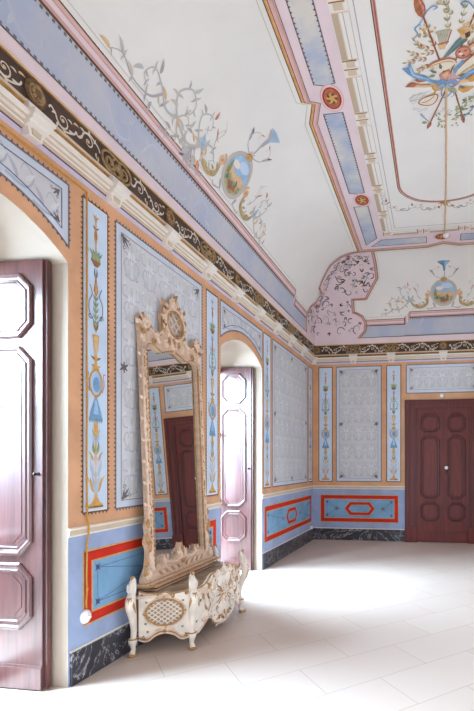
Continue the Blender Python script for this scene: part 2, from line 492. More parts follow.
b.add([(xi, Y0 + xi, ZC), (W - xi, Y0 + xi, ZC), (W - xi, L - xi, ZC), (xi, L - xi, ZC)], [(0, 1, 2, 3)], 'plaster')
ceiling = struct(b.build('ceiling'), 'off-white coved ceiling painted with scrolls, medallions and pink borders', 'ceiling')

# ---------------------------------------------------------------- cornices
PROF = [((0, 3.45), 'lavender'), ((.004, 3.452), 'lavender'), ((.004, 3.486), 'purple'), ((.008, 3.494), 'beige'), ((.03, 3.504), 'white'), ((.034, 3.512), 'beige'), ((.036, 3.530), 'white'),
        ((.056, 3.536), 'beige'), ((.060, 3.550), 'white'), ((.08, 3.556), 'white'), ((.08, 3.575), 'beige'), ((.045, 3.581), 'gold_dark'), ((.045, 3.612), 'gold'), ((.062, 3.618), 'beige'),
        ((.062, 3.638), 'beige'), ((.045, 3.642), 'brown_dark'), ((.045, 3.808), 'gold_dark'), ((.055, 3.812), 'tan'), ((.055, 3.828), 'pink'), ((.04, 3.832), 'pink'), ((.04, 3.935), 'pink'), ((.0, 3.935), 'pink')]
def cornice(name, F, u0, u1, label, mi0, mi1):
    """profile run along a wall, mitred at both ends"""
    b = MB()
    for (p, mt), (q, _) in zip(PROF[:-1], PROF[1:]):
        b.add([F(u0 + p[0], p[1], p[0]), F(u1 - p[0], p[1], p[0]), F(u1 - q[0], q[1], q[0]), F(u0 + q[0], q[1], q[0])], [(0, 1, 2, 3)], mt)
    return struct(b.build(name), label, 'cornice')
cor_l = cornice('trim_1', FL, -.05, L, 'moulded cornice along the mirror wall with dark scroll frieze and white brackets', 0, 0)
cor_b = cornice('trim_2', FB, 0, W, 'moulded cornice over the dark double door with scroll frieze', 0, 0)
cornice('trim_3', FR, -.05, L, 'moulded cornice along the wall opposite the mirror', 0, 0)
cornice('trim_4', lambda u, v, d: (u, d - .05, v), 0, W, 'moulded cornice over the wide open doorway', 0, 0)

def bracket(F, u, parent, corner=False):
    b = MB(); w = .062
    # the cornice mouldings break forward over a small tapered block
    pr = [(.03, 3.50), (.075, 3.512), (.075, 3.526), (.095, 3.535), (.105, 3.556), (.12, 3.562), (.12, 3.585), (.085, 3.592), (.085, 3.62), (.07, 3.634), (.04, 3.634)]
    n = len(pr)
    vs = [F(u - w * (1 + .35 * (z - 3.5) / .13), z, d) for d, z in pr] + [F(u + w * (1 + .35 * (z - 3.5) / .13), z, d) for d, z in pr]
    fs = [(i, i + 1, n + i + 1, n + i) for i in range(n - 1)] + [tuple(range(n)), tuple(range(2 * n - 1, n - 1, -1))]
    b.add(vs, fs, 'white')
    k = [(-.046, 3.455), (.046, 3.455), (.056, 3.512), (-.056, 3.512)]
    b.slab(F, [(u + x, z) for x, z in k], .0, .05, 'white')
    b.slab(F, [(u + x * .6, 3.483 + (z - 3.483) * .6) for x, z in k], .05, .058, 'beige')
    b.tube([F(u - .05, 3.60, .088), F(u + .05, 3.60, .088)], .011, 'white', 8)
    return b.build('cornice_bracket', parent)
BY = [.33 + .703 * k for k in range(12)]
for k, y in enumerate(BY):
    bracket(FL, y, cor_l)
BX = [.82, 1.56, 2.55, 3.51, 4.25]
for x in BX: bracket(FB, x, cor_b)
# corner block
b = MB(); b.box((.0, L - .1, 3.50), (.1, L, 3.59), 'white'); b.box((.0, L - .115, 3.56), (.115, L, 3.585), 'white'); b.box((0, L - .07, 3.455), (.07, L, 3.50), 'white')
b.build('cornice_bracket', cor_l)

def frieze_bay(P, u0, u1, flip):
    """white rinceau scrolls between two medallions"""
    c = 3.725; h = .07; ln = u1 - u0; n = max(2, int(round(ln / .2))); st = ln / n
    path = []
    for k in range(n):
        um = u0 + (k + .5) * st; sg = 1 if (k + flip) % 2 else -1
        sp = spiral((um, c - sg * .008), h * .80, 1.35, (PI if 1 else 0), sg, .1, 20)
        P.line(sp, .013, 'scroll_white', 2, taper=1)
        P.line(cat([(um - st * .5, c), (um - st * .42, c + sg * .02), (um - h * .80, c - sg * .008)], 4), .012, 'scroll_white', 2)
        P.line(cat([(um - h * .5, c - sg * .05), (um + st * .1, c - sg * .062), (um + st * .42, c - sg * .03), (um + st * .5, c)], 5), .012, 'scroll_white', 2)
        for q in range(4):
            a = PI * (.15 + .3 * q)
            P.leaf((um + h * .75 * math.cos(a), c - sg * .008 + sg * h * .75 * math.sin(a) * -1), -sg * a, .042, .018, 'scroll_white', 2, .6)
        P.leaf((um + st * .4, c + sg * .035), sg * .9, .05, .016, 'tan', 2, -.8)
        P.leaf((um + st * .35, c + sg * .02), sg * 2.2, .045, .014, 'scroll_white', 2, .8)
        P.disc((um, c - sg * .008), .012, .012, 'tan', 3, 8)
def rosette(F, u, parent):
    b = MB(); c = 3.725
    b.lathe((0, 0, 0), [(.078, 0), (.078, .006), (.062, .016), (.05, .010), (.03, .018), (.012, .03)], 'frieze_brown', 20)
    b.lathe((0, 0, .002), [(.060, .006), (.054, .014), (.048, .010)], 'frieze_gold', 20)
    for k in range(8):
        a = 2 * PI * k / 8
        b.ball((.032 * math.cos(a), .032 * math.sin(a), .014), (.014, .014, .010), 'frieze_gold', 6, 4)
    b.v = [F(u + p[0], c + p[1], .046 + p[2]) for p in b.v]
    return b.build('frieze_medallion', parent)
def cartouche_knot(F, u, parent):
    b = MB(); c = 3.725
    for sx in (-1, 1):
        pts = spiral((sx * .075, .0), .055, 1.2, 0 if sx < 0 else PI, sx, .25)
        b.tube([F(u + p[0], c + p[1], .052) for p in pts], .011, 'frieze_gold', 6)
        b.tube([F(u + x, c + y, .053) for x, y in cat([(sx * .02, -.06), (sx * .09, -.068), (sx * .145, -.03), (sx * .15, .03), (sx * .09, .068), (sx * .02, .06)], 5)], .009, 'frieze_gold', 6)
    b.ball(F(u, c, .05), .028, 'frieze_gold', 10, 6)
    b.tube([F(u + p[0], c + p[1], .052) for p in ell((0, 0), .045, .062, 20)], .008, 'frieze_gold', 6, closed=True)
    return b.build('frieze_medallion', parent)
P = Paint(FL, .0462)
for k in range(len(BY) - 1):
    a = BY[k] + (.095 if k % 2 else .17); bb = BY[k + 1] - (.17 if k % 2 else .095)
    if bb > 1.6: frieze_bay(P, a, bb, k % 2)
frieze_bay(P, BY[-1] + .12, L - .1, 0)
P.build('frieze_scrollwork', cor_l)
for k, y in enumerate(BY):
    if y > 1.6: (rosette if k % 2 else cartouche_knot)(FL, y, cor_l)
P = Paint(FB, .0462)
xs = [.08] + BX + [W - .08]
for i in range(len(xs) - 1): frieze_bay(P, xs[i] + .11, xs[i + 1] - .11, i % 2)
P.build('frieze_scrollwork', cor_b)
for i, x in enumerate([.09] + BX): (rosette if i in (3, 0) else cartouche_knot)(FB, x, cor_b)
# pointed leaf row on the gold fascia
def serration(F, u0, u1, parent):
    P = Paint(F, .0455)
    n = int((u1 - u0) / .045)
    for k in range(n):
        u = u0 + (k + .5) * (u1 - u0) / n
        P.poly([(u - .02, 3.584), (u + .02, 3.584), (u, 3.611)], 'brown', 1)
    P.build('leaf_border', parent)
serration(FL, 1.6, L - .06, cor_l); serration(FB, .06, W - .06, cor_b)

# ---------------------------------------------------------------- dado rail and baseboards
def runs(): return [(-.05, ARCH[0][0]), (ARCH[0][1], ARCH[1][0]), (ARCH[1][1], L)]
def rail(F, spans, name, label):
    b = MB()
    for u0, u1 in spans:
        pr = [(0, 1.0), (.006, 1.002), (.006, 1.012), (.012, 1.016), (.012, 1.042), (.018, 1.048), (.018, 1.06), (0, 1.066)]
        mts = ['white', 'white', 'beige', 'beige', 'beige', 'cream', 'cream']
        for (p, q, mt) in zip(pr[:-1], pr[1:], mts):
            b.add([F(u0, p[1], p[0]), F(u1, p[1], p[0]), F(u1, q[1], q[0]), F(u0, q[1], q[0])], [(0, 1, 2, 3)], mt)
        for u in (u0, u1): b.add([F(u, p[1], p[0]) for p in pr], [tuple(range(len(pr)))], 'beige')
    return struct(b.build(name), label, 'moulding')
rail(FL, [(ARCH[0][1], ARCH[1][0])], 'trim_5', 'beige dado rail on the wall behind the mirror')
rail(FL, [(ARCH[1][1], L)], 'trim_6', 'beige dado rail on the mirror wall between far window and corner')
rail(FB, [(0, 1.823)], 'trim_7', 'beige dado rail on the end wall from corner to dark door')
rail(FB, [(3.257, W)], 'trim_8', 'beige dado rail on the end wall beyond the dark door')
def skirt(F, u0, u1, name, label):
    b = MB()
    b.slab(F, [(u0, 0), (u1, 0), (u1, .222), (u0, .222)], -.02, .018, 'black_marble')
    b.slab(F, [(u0, .222), (u1, .222), (u1, .236), (u0, .236)], -.02, .008, 'white')
    return struct(b.build(name), label, 'baseboard')
skirt(FL, runs()[1][0] + .014, runs()[1][1] - .014, 'baseboard_left', 'black veined marble baseboard below the mirror')
skirt(FL, runs()[2][0] + .014, runs()[2][1], 'baseboard_left.001', 'black marble baseboard on the mirror wall from far window to corner')
skirt(FL, *runs()[0], 'baseboard_left.002', 'black marble baseboard before the first window recess')
skirt(FB, .018, 1.823, 'baseboard_back', 'black marble baseboard on the end wall from corner to dark door')
skirt(FB, 3.257, W - .018, 'baseboard_back.001', 'black marble baseboard on the end wall beyond the dark door')
for i, (u0, u1) in enumerate(runs()):
    skirt(FR, u0, u1, 'baseboard_right', 'black marble baseboard on the wall opposite the mirror, ' + ('by the open doorway', 'between its two added windows', 'by the far corner')[i])

# ---------------------------------------------------------------- windows (outer end of each recess)
def window(F, y0, y1, n, label):
    b = MB(); d0, d1 = -.65, -.59; z1 = 2.84; w = .07
    m_ = (y0 + y1) / 2
    zt = lambda u: arch_z(u, y0, y1)
    arch = [(y0 + (y1 - y0) * k / 14, zt(y0 + (y1 - y0) * k / 14)) for k in range(14, -1, -1)]
    arch[0] = (y1, 2.84); arch[-1] = (y0, 2.84)
    holes = []
    for a, c in ((y0 + w, m_ - .04), (m_ + .04, y1 - w)):
        for z0_, z1_ in ((.10, .95), (1.0, 1.88), (1.93, 2.78)): holes.append([(a, z0_), (c, z0_), (c, z1_), (a, z1_)])
    b.slab(F, [(y0, .0), (y1, .0)] + arch, d0, d1, 'window_wood', holes)
    o = b.build('window_%d' % n)
    for h in holes:
        g = MB(); g.add([F(u, v, -.62) for u, v in h], [(0, 1, 2, 3)], 'pane'); g.build('pane', o)
    return struct(o, label, 'window')
window(FL, *ARCH[0], 1, 'white glazed window at the back of the first arched recess')
window(FL, *ARCH[1], 2, 'white glazed window at the back of the arched recess beyond the mirror')
window(FR, *ARCH[0], 3, 'added unseen white glazed window opposite the first arched recess')  # right-hand windows are added as openings for the fill lamps
window(FR, *ARCH[1], 4, 'added unseen white glazed window opposite the recess beyond the mirror')  # added like its neighbour, an opening for fill light

# ---------------------------------------------------------------- doors
PANEL_PROF = [(.030, 0), (.030, .010), (.020, .020), (.008, .020), (.0, .008), (-.012, .004), (-.020, .010), (-.028, .010), (-.034, .002), (-.034, -.001)]
def panel(F, u0, u1, v0, v1, cut, d, parent, mt, mt2, k=1.0):
    b = MB()
    pth = octa(u0, u1, v0, v1, cut)
    b.sweep(F, pth, [(o * k, d + h * k) for o, h in PANEL_PROF], mt2)
    ins = .055 * k
    p2 = octa(u0 + ins, u1 - ins, v0 + ins, v1 - ins, cut * .85)
    b.slab(F, octa(u0 + .03 * k, u1 - .03 * k, v0 + .03 * k, v1 - .03 * k, cut * .95), d - .002, d + .0015, mt)
    b.slab(F, p2, d, d + .004 * k, mt)
    return b.build('door_panel', parent)
def shutter(y1, n, label):
    # leaf folded back against the far jamb, hinged at its outer edge
    yf = y1 - .063; th = .05
    F = lambda u, v, d: (-.70 + u * 1.0, yf - d, v)     # u 0..0.6, d towards the viewer side
    b = MB(); w = .6; x0, x1 = -.60, -.135
    F = lambda u, v, d: (x1 - u, yf - d, v)
    w = x1 - x0
    b.slab(F, [(0, .012), (w, .012), (w, 2.85), (0, 2.85)], -th, 0, 'shutter_wood')
    b.slab(F, [(-.022, .012), (0, .012), (0, 2.85), (-.022, 2.85)], -th, -.015, 'shutter_wood')   # rebated edge
    o = b.build('door_%d' % n)
    for v0, v1 in ((2.365, 2.735), (.915, 2.25), (.425, .81)):
        panel(F, .100, w - .05, v0, v1, .075, 0, o, 'shutter_wood', 'shutter_wood')
    k = MB(); k.slab(F, [(-.004, .012), (w, .012), (w, .15), (-.004, .15)], 0, .018, 'shutter_wood'); k.slab(F, [(-.004, .15), (w, .15), (w, .165), (-.004, .165)], 0, .010, 'shutter_wood')
    k.build('kick_board', o)
    h = MB(); h.lathe((0, 0, 0), [(.012, 0), (.012, .004), (.005, .006), (.005, .02), (.012, .026), (.010, .034), (.003, .038)], 'iron', 12)
    h.v = [F(.03 + p[0], 1.43 + p[1], p[2]) for p in h.v]; h.build('door_knob', o)
    return struct(o, label, 'door')
shutter(ARCH[0][1], 1, 'tall panelled mahogany shutter door standing open in the nearest arched recess')
shutter(ARCH[1][1], 2, 'tall panelled mahogany shutter door standing open in the recess beyond the mirror')

# dark double door on the end wall
CX0, CX1, CZ = 1.823, 3.257, 2.715
b = MB()
outer = [(CX0, 0), (CX0, CZ), (CX1, CZ), (CX1, 0)]
for q, (ins, d) in enumerate(((0, .045), (.035, .07), (.075, .055), (.11, .062), (.17, .05))):
    o0 = ins; o1 = (.035, .075, .11, .17, .225)[q]
    b.slab(FB, [(CX0 + o0, 0), (CX0 + o1, 0), (CX0 + o1, CZ - o1 * .82), (CX1 - o1, CZ - o1 * .82), (CX1 - o1, 0), (CX1 - o0, 0), (CX1 - o0, CZ - o0 * .82), (CX0 + o0, CZ - o0 * .82)], 0, d, 'mahogany' if q % 2 else 'mahogany_dark')
door3 = struct(b.build('door_3'), 'dark mahogany double door in a moulded frame on the end wall', 'door')
for x0 in (CX0, CX1 - .235):
    k = MB(); k.slab(FB, [(x0, 0), (x0 + .235, 0), (x0 + .235, .27), (x0, .27)], 0, .082, 'mahogany'); k.slab(FB, [(x0, .27), (x0 + .235, .27), (x0 + .225, .295), (x0 + .01, .295)], 0, .076, 'mahogany'); k.build('plinth_block', door3)
mid = (CX0 + CX1) / 2 + .018
for s, (a, c) in enumerate(((CX0 + .225, mid), (mid, CX1 - .225))):
    k = MB(); k.slab(FB, [(a + .002, .008), (c - .002, .008), (c - .002, 2.53), (a + .002, 2.53)], 0, .03, 'mahogany')
    lf = k.build('door_leaf', door3)
    for v0, v1 in ((2.105, 2.42), (.85, 2.0), (.425, .745)):
        pp = panel(FB, a + .095, c - .10, v0, v1, .07, .03, lf, 'mahogany', 'mahogany_dark')
    k = MB(); k.slab(FB, [(a + .004, .008), (c - .004, .008), (c - .004, .20), (a + .004, .20)], .03, .045, 'mahogany'); k.build('kick_board', lf)
    if s == 1:
        k = MB(); k.slab(FB, ell((mid + .05, 1.36), .016, .055, 16), .03, .036, 'iron'); k.build('escutcheon', lf)
        k = MB(); k.lathe((mid + .05, L - .036, 1.42), [(.012, 0), (.012, -.02), (.03, -.03), (.034, -.05), (.022, -.066), (.004, -.07)], 'ceramic', 14, 'y'); tag(k.build('door_knob', lf), 'white porcelain knob')
k = MB(); k.slab(FB, [(mid - .022, .008), (mid + .022, .008), (mid + .022, 2.53), (mid - .022, 2.53)], .03, .044, 'mahogany'); k.build('astragal', door3)

# ================================================================ PAINTED WALL PANELS (parts of the walls)
def corner_motif(P, c, sx, sy, k=1.0, mt='motif'):
    u, v = c
    for a in (.25, .78, 1.31): P.leaf((u, v), math.atan2(sy * math.sin(a), sx * math.cos(a)), .085 * k * (1.25 if a == .78 else .9), .022 * k, mt, 3)
    P.line(spiral((u + sx * .085 * k, v + sy * .02 * k), .022 * k, 1, PI / 2, 1), .006 * k, 'ink_soft', 3)
    P.line(spiral((u + sx * .02 * k, v + sy * .085 * k), .022 * k, 1, 0, 1), .006 * k, 'ink_soft', 3)
    P.disc((u, v), .014 * k, .014 * k, mt, 4, 8)
def damask_field(P, u0, v0, u1, v1, mats, tu=.46, tv=.62):
    """repeating leafy scroll pattern of woven silk"""
    nu = max(1, round((u1 - u0) / tu)); nv = max(1, round((v1 - v0) / tv)); tu = (u1 - u0) / nu; tv = (v1 - v0) / nv
    la, da, gr = mats; w = tu / .46; h = tv / .62; q = min(w, h)
    for i in range(nu):
        for j in range(nv):
            cu, cv = u0 + (i + .5) * tu, v0 + (j + .5) * tv
            X = lambda pts: cat([(cu + x * w, cv + y * h) for x, y in pts], 4)
            lf = lambda x, y, a, ln, wd, mt, b=0: P.leaf((cu + x * w, cv + y * h), a, ln * q, wd * q * 1.1, mt, 1, b)
            P.line(X([(0, -.3), (.012, -.1), (0, .1), (0, .27)]), .016 * q, la, 1)
            for sx in (-1, 1):
                P.line(X([(0, -.26), (sx * .12, -.2), (sx * .17, -.05), (sx * .10, .02), (sx * .07, -.05), (sx * .11, -.08)]), .026 * q, da, 1, taper=1)
                P.line(X([(0, -.02), (sx * .08, .08), (sx * .19, .1), (sx * .20, .22), (sx * .12, .24), (sx * .12, .17)]), .026 * q, da, 1, taper=1)
                for a, r in ((.5, .10), (1.1, .13), (-.3, .09)):
                    lf(sx * .03, .05, PI / 2 - sx * (PI / 2 - a), r, .034, la, sx * .4); lf(sx * .05, -.22, PI / 2 - sx * (PI / 2 - a), r, .032, gr, sx * .5)
                lf(sx * .18, .25, PI / 2 + sx * .5, .08, .034, la); lf(sx * .20, -.12, PI / 2 + sx * .3, .09, .032, gr); lf(sx * .10, -.26, PI / 2 - sx * .6, .09, .03, da, -sx * .4)
            lf(0, .12, PI / 2, .16, .055, gr); P.disc((cu, cv - .02 * h), .03 * q, .035 * q, la, 2, 10)
def damask_panel(F, u0, v0, u1, v1, parent, label=None, mids=True, k=1.0, tu=.25, tv=.36):
    P = Paint(F)
    P.rect(u0, v0, u1, v1, 'panel_edge', 0)
    P.frame(u0 - .008, v0 - .008, u1 + .008, v1 + .008, .012, 'ink_soft', 1)
    P.dentils(u0 - .008, v0 - .008, u1 + .008, v1 + .008, 'brown')
    e = .055
    P.rect(u0 + e, v0 + e, u1 - e, v1 - e, 'damask', .5)
    damask_field(P, u0 + e + .01, v0 + e + .01, u1 - e - .01, v1 - e - .01, ('damask_light', 'damask_dark', 'damask_green'), tu, tv)
    P.frame(u0 + e, v0 + e, u1 - e, v1 - e, .005, 'ink_soft', 3)
    for sx, uu in ((1, u0 + e), (-1, u1 - e)):
        for sy, vv in ((1, v0 + e), (-1, v1 - e)): corner_motif(P, (uu + sx * .02, vv + sy * .02), sx, sy, 1.0 * k)
        if mids:
            vm = (v0 + v1) / 2
            for a in range(6): P.leaf((uu + sx * .035, vm), a * PI / 3 + PI / 6, .05 if a % 3 else .062, .02, 'motif', 3)
    if mids and u1 - u0 > 1.5:
        um = (u0 + u1) / 2
        for vv in (v0 + e + .04, v1 - e - .04):
            for a in range(6): P.leaf((um, vv), a * PI / 3, .05, .02, 'motif', 3)
    o = P.build('damask_panel', parent)
    if label: o['label'] = label
    return o
def candelabra(P, c, v0, k=1.0):
    """painted grotesque: footed vase, leaves, tasselled bell, ring, urn, stalk with volutes, basket, spindle"""
    U = lambda x: c + x * k * .9
    V = lambda y: v0 + y
    G, GD = 'gold', 'gold_dark'
    pol = lambda pts, mt, l=2: P.poly([(U(x), V(y)) for x, y in pts], mt, l)
    sym = lambda half: half + [(-x, y) for x, y in reversed(half)]
    lf = lambda x, y, a, ln, w, mt, b=0.0, l=2: [P.leaf((U(sx * x), V(y)), PI / 2 - sx * a, ln, w * k, mt, l, -sx * b) for sx in (-1, 1)]
    pol(sym([(.085, .03), (.08, .05), (.045, .065), (.02, .10), (.018, .13)]), G); pol(sym([(.085, .025), (.085, .04)]), GD, 3)
    pol(sym([(.012, .13), (.012, .40)]), 'tan', 2)
    lf(.01, .13, .35, .17, .03, 'tan', .25); lf(.01, .13, .75, .13, .03, G, -.4); lf(.01, .12, .1, .17, .025, 'blue_light', .1)
    lf(.01, .24, .5, .16, .03, 'blue_light', -.5); lf(.015, .25, .75, .17, .018, 'leaf_gray', -.6); lf(.01, .27, .15, .15, .028, 'panel_edge', .1)
    lf(.03, .36, .25, .09, .02, G, .3)
    pol(sym([(.008, .40), (.012, .56), (.01, .67)]), G, 2)
    lf(.008, .41, .5, .1, .026, 'green', -.3); lf(.008, .48, .4, .11, .024, 'blue_light', -.2); lf(.006, .53, .45, .08, .02, 'olive')
    pol(sym([(.02, .56), (.026, .61), (.018, .67)]), G, 3)
    pol(sym([(.072, .675), (.06, .72), (.04, .76), (.022, .80), (.012, .815)]), 'blue', 3); pol(sym([(.03, .70), (.022, .75), (.01, .80)]), 'blue_light', 4)
    for q in range(7): P.leaf((U(-.066 + .022 * q), V(.682)), -PI / 2, .045, .02 * k, 'teal', 3)
    pol([(-.02, .815), (.02, .815), (.012, .84), (-.012, .84)], G, 3)
    P.disc((U(0), V(.925)), .052 * k, .082, 'blue_light', 2, 18); P.disc((U(.006), V(.915)), .034 * k, .056, 'blue', 3, 16)
    P.ring((U(0), V(.925)), .06 * k, .09, .014 * k, G, 4); P.ring((U(0), V(.925)), .068 * k, .098, .004 * k, GD, 4)
    for sx in (-1, 1):
        P.line(cat([(U(sx * .07), V(.86)), (U(sx * .095), V(.92)), (U(sx * .085), V(.99)), (U(sx * .11), V(1.0))], 4), .006 * k, 'rust', 3)
    pol(sym([(.045, 1.02), (.02, 1.05), (.012, 1.075)]), G, 3); lf(.0, 1.04, 1.3, .05, .02, G)
    pol(sym([(.012, 1.07), (.02, 1.11), (.012, 1.13), (.024, 1.17), (.034, 1.23), (.04, 1.275)]), G, 3); pol(sym([(.012, 1.14), (.02, 1.2), (.022, 1.26)]), 'tan', 4)
    lf(.0, 1.09, 1.1, .06, .018, GD)
    pol(sym([(.006, 1.29), (.006, 1.60)]), 'green', 2); lf(.004, 1.30, .3, .08, .02, GD); 
    for q in range(5): lf(.004, 1.34 + q * .045, .5, .05, .016, 'green')
    for sx in (-1, 1):
        P.line(cat([(U(sx * .006), V(1.36)), (U(sx * .07), V(1.42)), (U(sx * .075), V(1.50)), (U(sx * .04), V(1.56)), (U(sx * .07), V(1.62))], 5), .007 * k, 'ink_soft', 3)
        P.line(spiral((U(sx * .062), V(1.40)), .024 * k, 1.2, 0, sx), .006 * k, 'brown', 3)
    pol(sym([(.008, 1.56), (.026, 1.59), (.014, 1.64), (.005, 1.69)]), 'rust', 3); pol(sym([(.005, 1.57), (.014, 1.595), (.005, 1.65)]), G, 4)
    lf(.0, 1.68, .5, .08, .014, 'ink_soft', -.4)
    pol(sym([(.02, 1.765), (.055, 1.80), (.05, 1.82), (.02, 1.835)]), 'gold_dark', 3); pol(sym([(.05, 1.81), (.045, 1.85), (.02, 1.865)]), 'green', 3)
    for q in range(5): P.leaf((U(-.04 + .02 * q), V(1.84)), PI / 2 + .6 - .3 * q, .05, .016 * k, 'green', 4)
    pol(sym([(.005, 1.86), (.007, 1.92), (.018, 1.97), (.02, 2.0), (.008, 2.03), (.005, 2.11)]), G, 3); pol(sym([(.004, 1.96), (.008, 1.985), (.004, 2.02)]), 'rust', 4)
    lf(.0, 2.03, .9, .04, .014, GD); lf(.0, 2.10, .7, .045, .014, G); pol(sym([(.012, 2.09), (.004, 2.14)]), G, 3)
def pilaster(F, u0, v0, u1, v1, parent, label=None):
    P = Paint(F)
    P.rect(u0, v0, u1, v1, 'sky_panel', 0)
    P.frame(u0 - .008, v0 - .008, u1 + .008, v1 + .008, .014, 'brown', 1)
    P.frame(u0 + .004, v0 + .004, u1 - .004, v1 - .004, .008, 'white', 1)
    P.dentils(u0 - .008, v0 - .008, u1 + .008, v1 + .008, 'brown')
    candelabra(P, (u0 + u1) / 2, v0, min(1.0, (u1 - u0) / .25))
    o = P.build('pilaster_panel', parent)
    if label: o['label'] = label
    return o
VB_, VT_ = 1.155, 3.36
pilaster(FL, 2.868, VB_, 3.108, VT_, wall_left, 'pale blue painted pilaster beside the hanging cable')
damask_panel(FL, 3.20, VB_, 4.50, VT_, wall_left, 'grey damask panel behind the mirror')
pilaster(FL, 4.60, VB_, 4.855, VT_, wall_left, 'pale blue painted pilaster between mirror and far recess')
pilaster(FL, 6.235, VB_, 6.51, VT_, wall_left, 'pale blue painted pilaster past the far recess')
damask_panel(FL, 6.60, VB_, 8.43, VT_, wall_left, 'wide grey damask panel near the corner')
pilaster(FL, 8.545, VB_, 8.775, VT_, wall_left, 'pale painted pilaster in the corner')
ZB = .03
pilaster(FB, .126, VB_, .387, VT_ + ZB, wall_back, 'pale blue painted pilaster in the corner of the end wall')
damask_panel(FB, .478, VB_, 1.358, VT_ + ZB, wall_back, 'grey damask panel on the end wall')
pilaster(FB, 1.475, VB_, 1.737, VT_ + ZB, wall_back, 'pale blue painted pilaster beside the dark door')
pilaster(FB, W - 1.737, VB_, W - 1.475, VT_ + ZB, wall_back)
damask_panel(FB, W - 1.358, VB_, W - .478, VT_ + ZB, wall_back)
pilaster(FB, W - .387, VB_, W - .126, VT_ + ZB, wall_back)
damask_panel(FB, 1.855, 2.855, W - 1.855, VT_ + ZB, wall_back, 'grey overdoor panel above the dark door', mids=False, k=.7)

def over_arch(y0, y1, parent, label):
    """panel over a window recess, its lower edge following the arch"""
    P = Paint(FL); g = .008
    def shape(i, n=18):
        a, c = y0 + i, y1 - i
        low = [(a + (c - a) * k / n, arch_z(a + (c - a) * k / n, y0, y1) + .115 + i) for k in range(n + 1)]
        return low + [(c, VT_ - i), (a, VT_ - i)]
    P.poly(shape(-.004), 'panel_edge', 0); P.line(shape(-.004), .014, 'ink_soft', 1, closed=True)
    P.poly(shape(.055), 'damask', .5); P.line(shape(.055), .006, 'motif_blue', 3, closed=True)
    n = int((y1 - y0) / .035)
    for k in range(n):
        u = y0 + (k + .5) * (y1 - y0) / n; z = arch_z(u, y0, y1) + .105
        P.poly([(u - .009, z), (u + .009, z), (u, z - .017)], 'brown', 1)
        P.poly([(u - .009, VT_ + .01), (u + .009, VT_ + .01), (u, VT_ + .027)], 'brown', 1)
    for sx, a in ((-1, y0 - .006), (1, y1 + .006)):
        for k in range(10):
            z = 3.0 + k * .036; P.poly([(a, z - .009), (a, z + .009), (a + sx * .017, z)], 'brown', 1)
    c = (y0 + y1) / 2
    for sx in (-1, 1):
        for q, x in enumerate((.12, .3, .48)):
            zz = arch_z(c + sx * x, y0, y1) + .26
            P.line(cat([(c + sx * (x - .13), zz - .08), (c + sx * x, zz - .1), (c + sx * (x + .06), zz - .02), (c + sx * x, zz + .04), (c + sx * (x - .03), zz - .01)], 5), .018, 'damask_dark', 1, taper=1)
            P.leaf((c + sx * x, zz - .06), PI / 2 - sx * .8, .1, .03, 'damask_light', 1); P.leaf((c + sx * (x - .05), zz - .08), PI / 2 + sx * .2, .13, .03, 'damask_dark', 1, .4)
        for sy, zz in ((-1, VT_ - .08), (1, arch_z(y0, y0, y1) + .24)):
            corner_motif(P, (c + sx * (y1 - y0 - .16) / 2, zz), -sx, sy, .62)
    o = P.build('overdoor_panel', parent); o['label'] = label
over_arch(*ARCH[0], wall_left, 'damask panel over the nearest recess'); over_arch(*ARCH[1], wall_left, 'damask panel over the recess beyond the mirror')

def dado_panel(F, u0, u1, parent, hexa=None, label=None, z0=.372, z1=.876):
    P = Paint(F); w = .072
    P.frame(u0 - .012, z0 - .012, u1 + .012, z1 + .012, .014, 'gold', 1)
    P.frame(u0, z0, u1, z1, w, 'red', 1)
    P.frame(u0, z0, u1, z1, .010, 'red_dark', 2)
    P.rect(u0 + w, z0 + w, u1 - w, z1 - w, 'dado_inner', 1)
    P.frame(u0 + w - .006, z0 + w - .006, u1 - w + .006, z1 - w + .006, .012, 'gold', 2)
    zm = (z0 + z1) / 2; i = w + .055
    L_ = (u0 + i, u1 - i)
    for sx, uu in ((1, L_[0]), (-1, L_[1])):
        tip = (hexa[0] - .16 if sx > 0 else hexa[1] + .16) if hexa else uu + sx * .62
        for sy, zz in ((1, z0 + i), (-1, z1 - i)):
            for a in range(8): P.leaf((uu, zz), a * PI / 4, .036 if a % 2 else .022, .012, 'motif_blue', 3)
            P.line([(uu, zz), (tip, zm)], .0035, 'motif_blue', 3)
        P.line([(uu, z0 + i), (uu, z1 - i)], .0035, 'motif_blue', 3)
        for a in range(8): P.leaf((tip, zm), a * PI / 4, .05 if a % 4 else .07, .014, 'ink_soft', 3)
        if not hexa:
            P.line([(uu, z0 + i), (uu + sx * .9, z0 + i)], .0035, 'motif_blue', 3); P.line([(uu, z1 - i), (uu + sx * .9, z1 - i)], .0035, 'motif_blue', 3)
    if hexa:
        a, c = hexa; h = .125; k = .10
        hx = lambda e: [(a + e * 1.4, zm), (a + k + e * .6, zm + h - e), (c - k - e * .6, zm + h - e), (c - e * 1.4, zm), (c - k - e * .6, zm - h + e), (a + k + e * .6, zm - h + e)]
        P.poly(hx(-.008), 'gold', 2); P.poly(hx(0), 'red', 3); P.poly(hx(.05), 'gold', 4); P.poly(hx(.058), 'dado_inner', 5)
    o = P.build('dado_panel', parent)
    if label: o['label'] = label
dado_panel(FL, 2.88, 4.81, wall_left, None, 'blue dado panel framed in red behind the console')
dado_panel(FL, 6.28, 8.72, wall_left, (7.23, 7.81), 'blue dado panel with a red hexagon beside the far recess')
dado_panel(FB, .163, 1.688, wall_back, (.645, 1.235), 'blue dado panel with a long red hexagon beside the dark door', .362, .876)
dado_panel(FB, W - 1.688, W - .163, wall_back, (W - 1.235, W - .645), None, .362, .876)

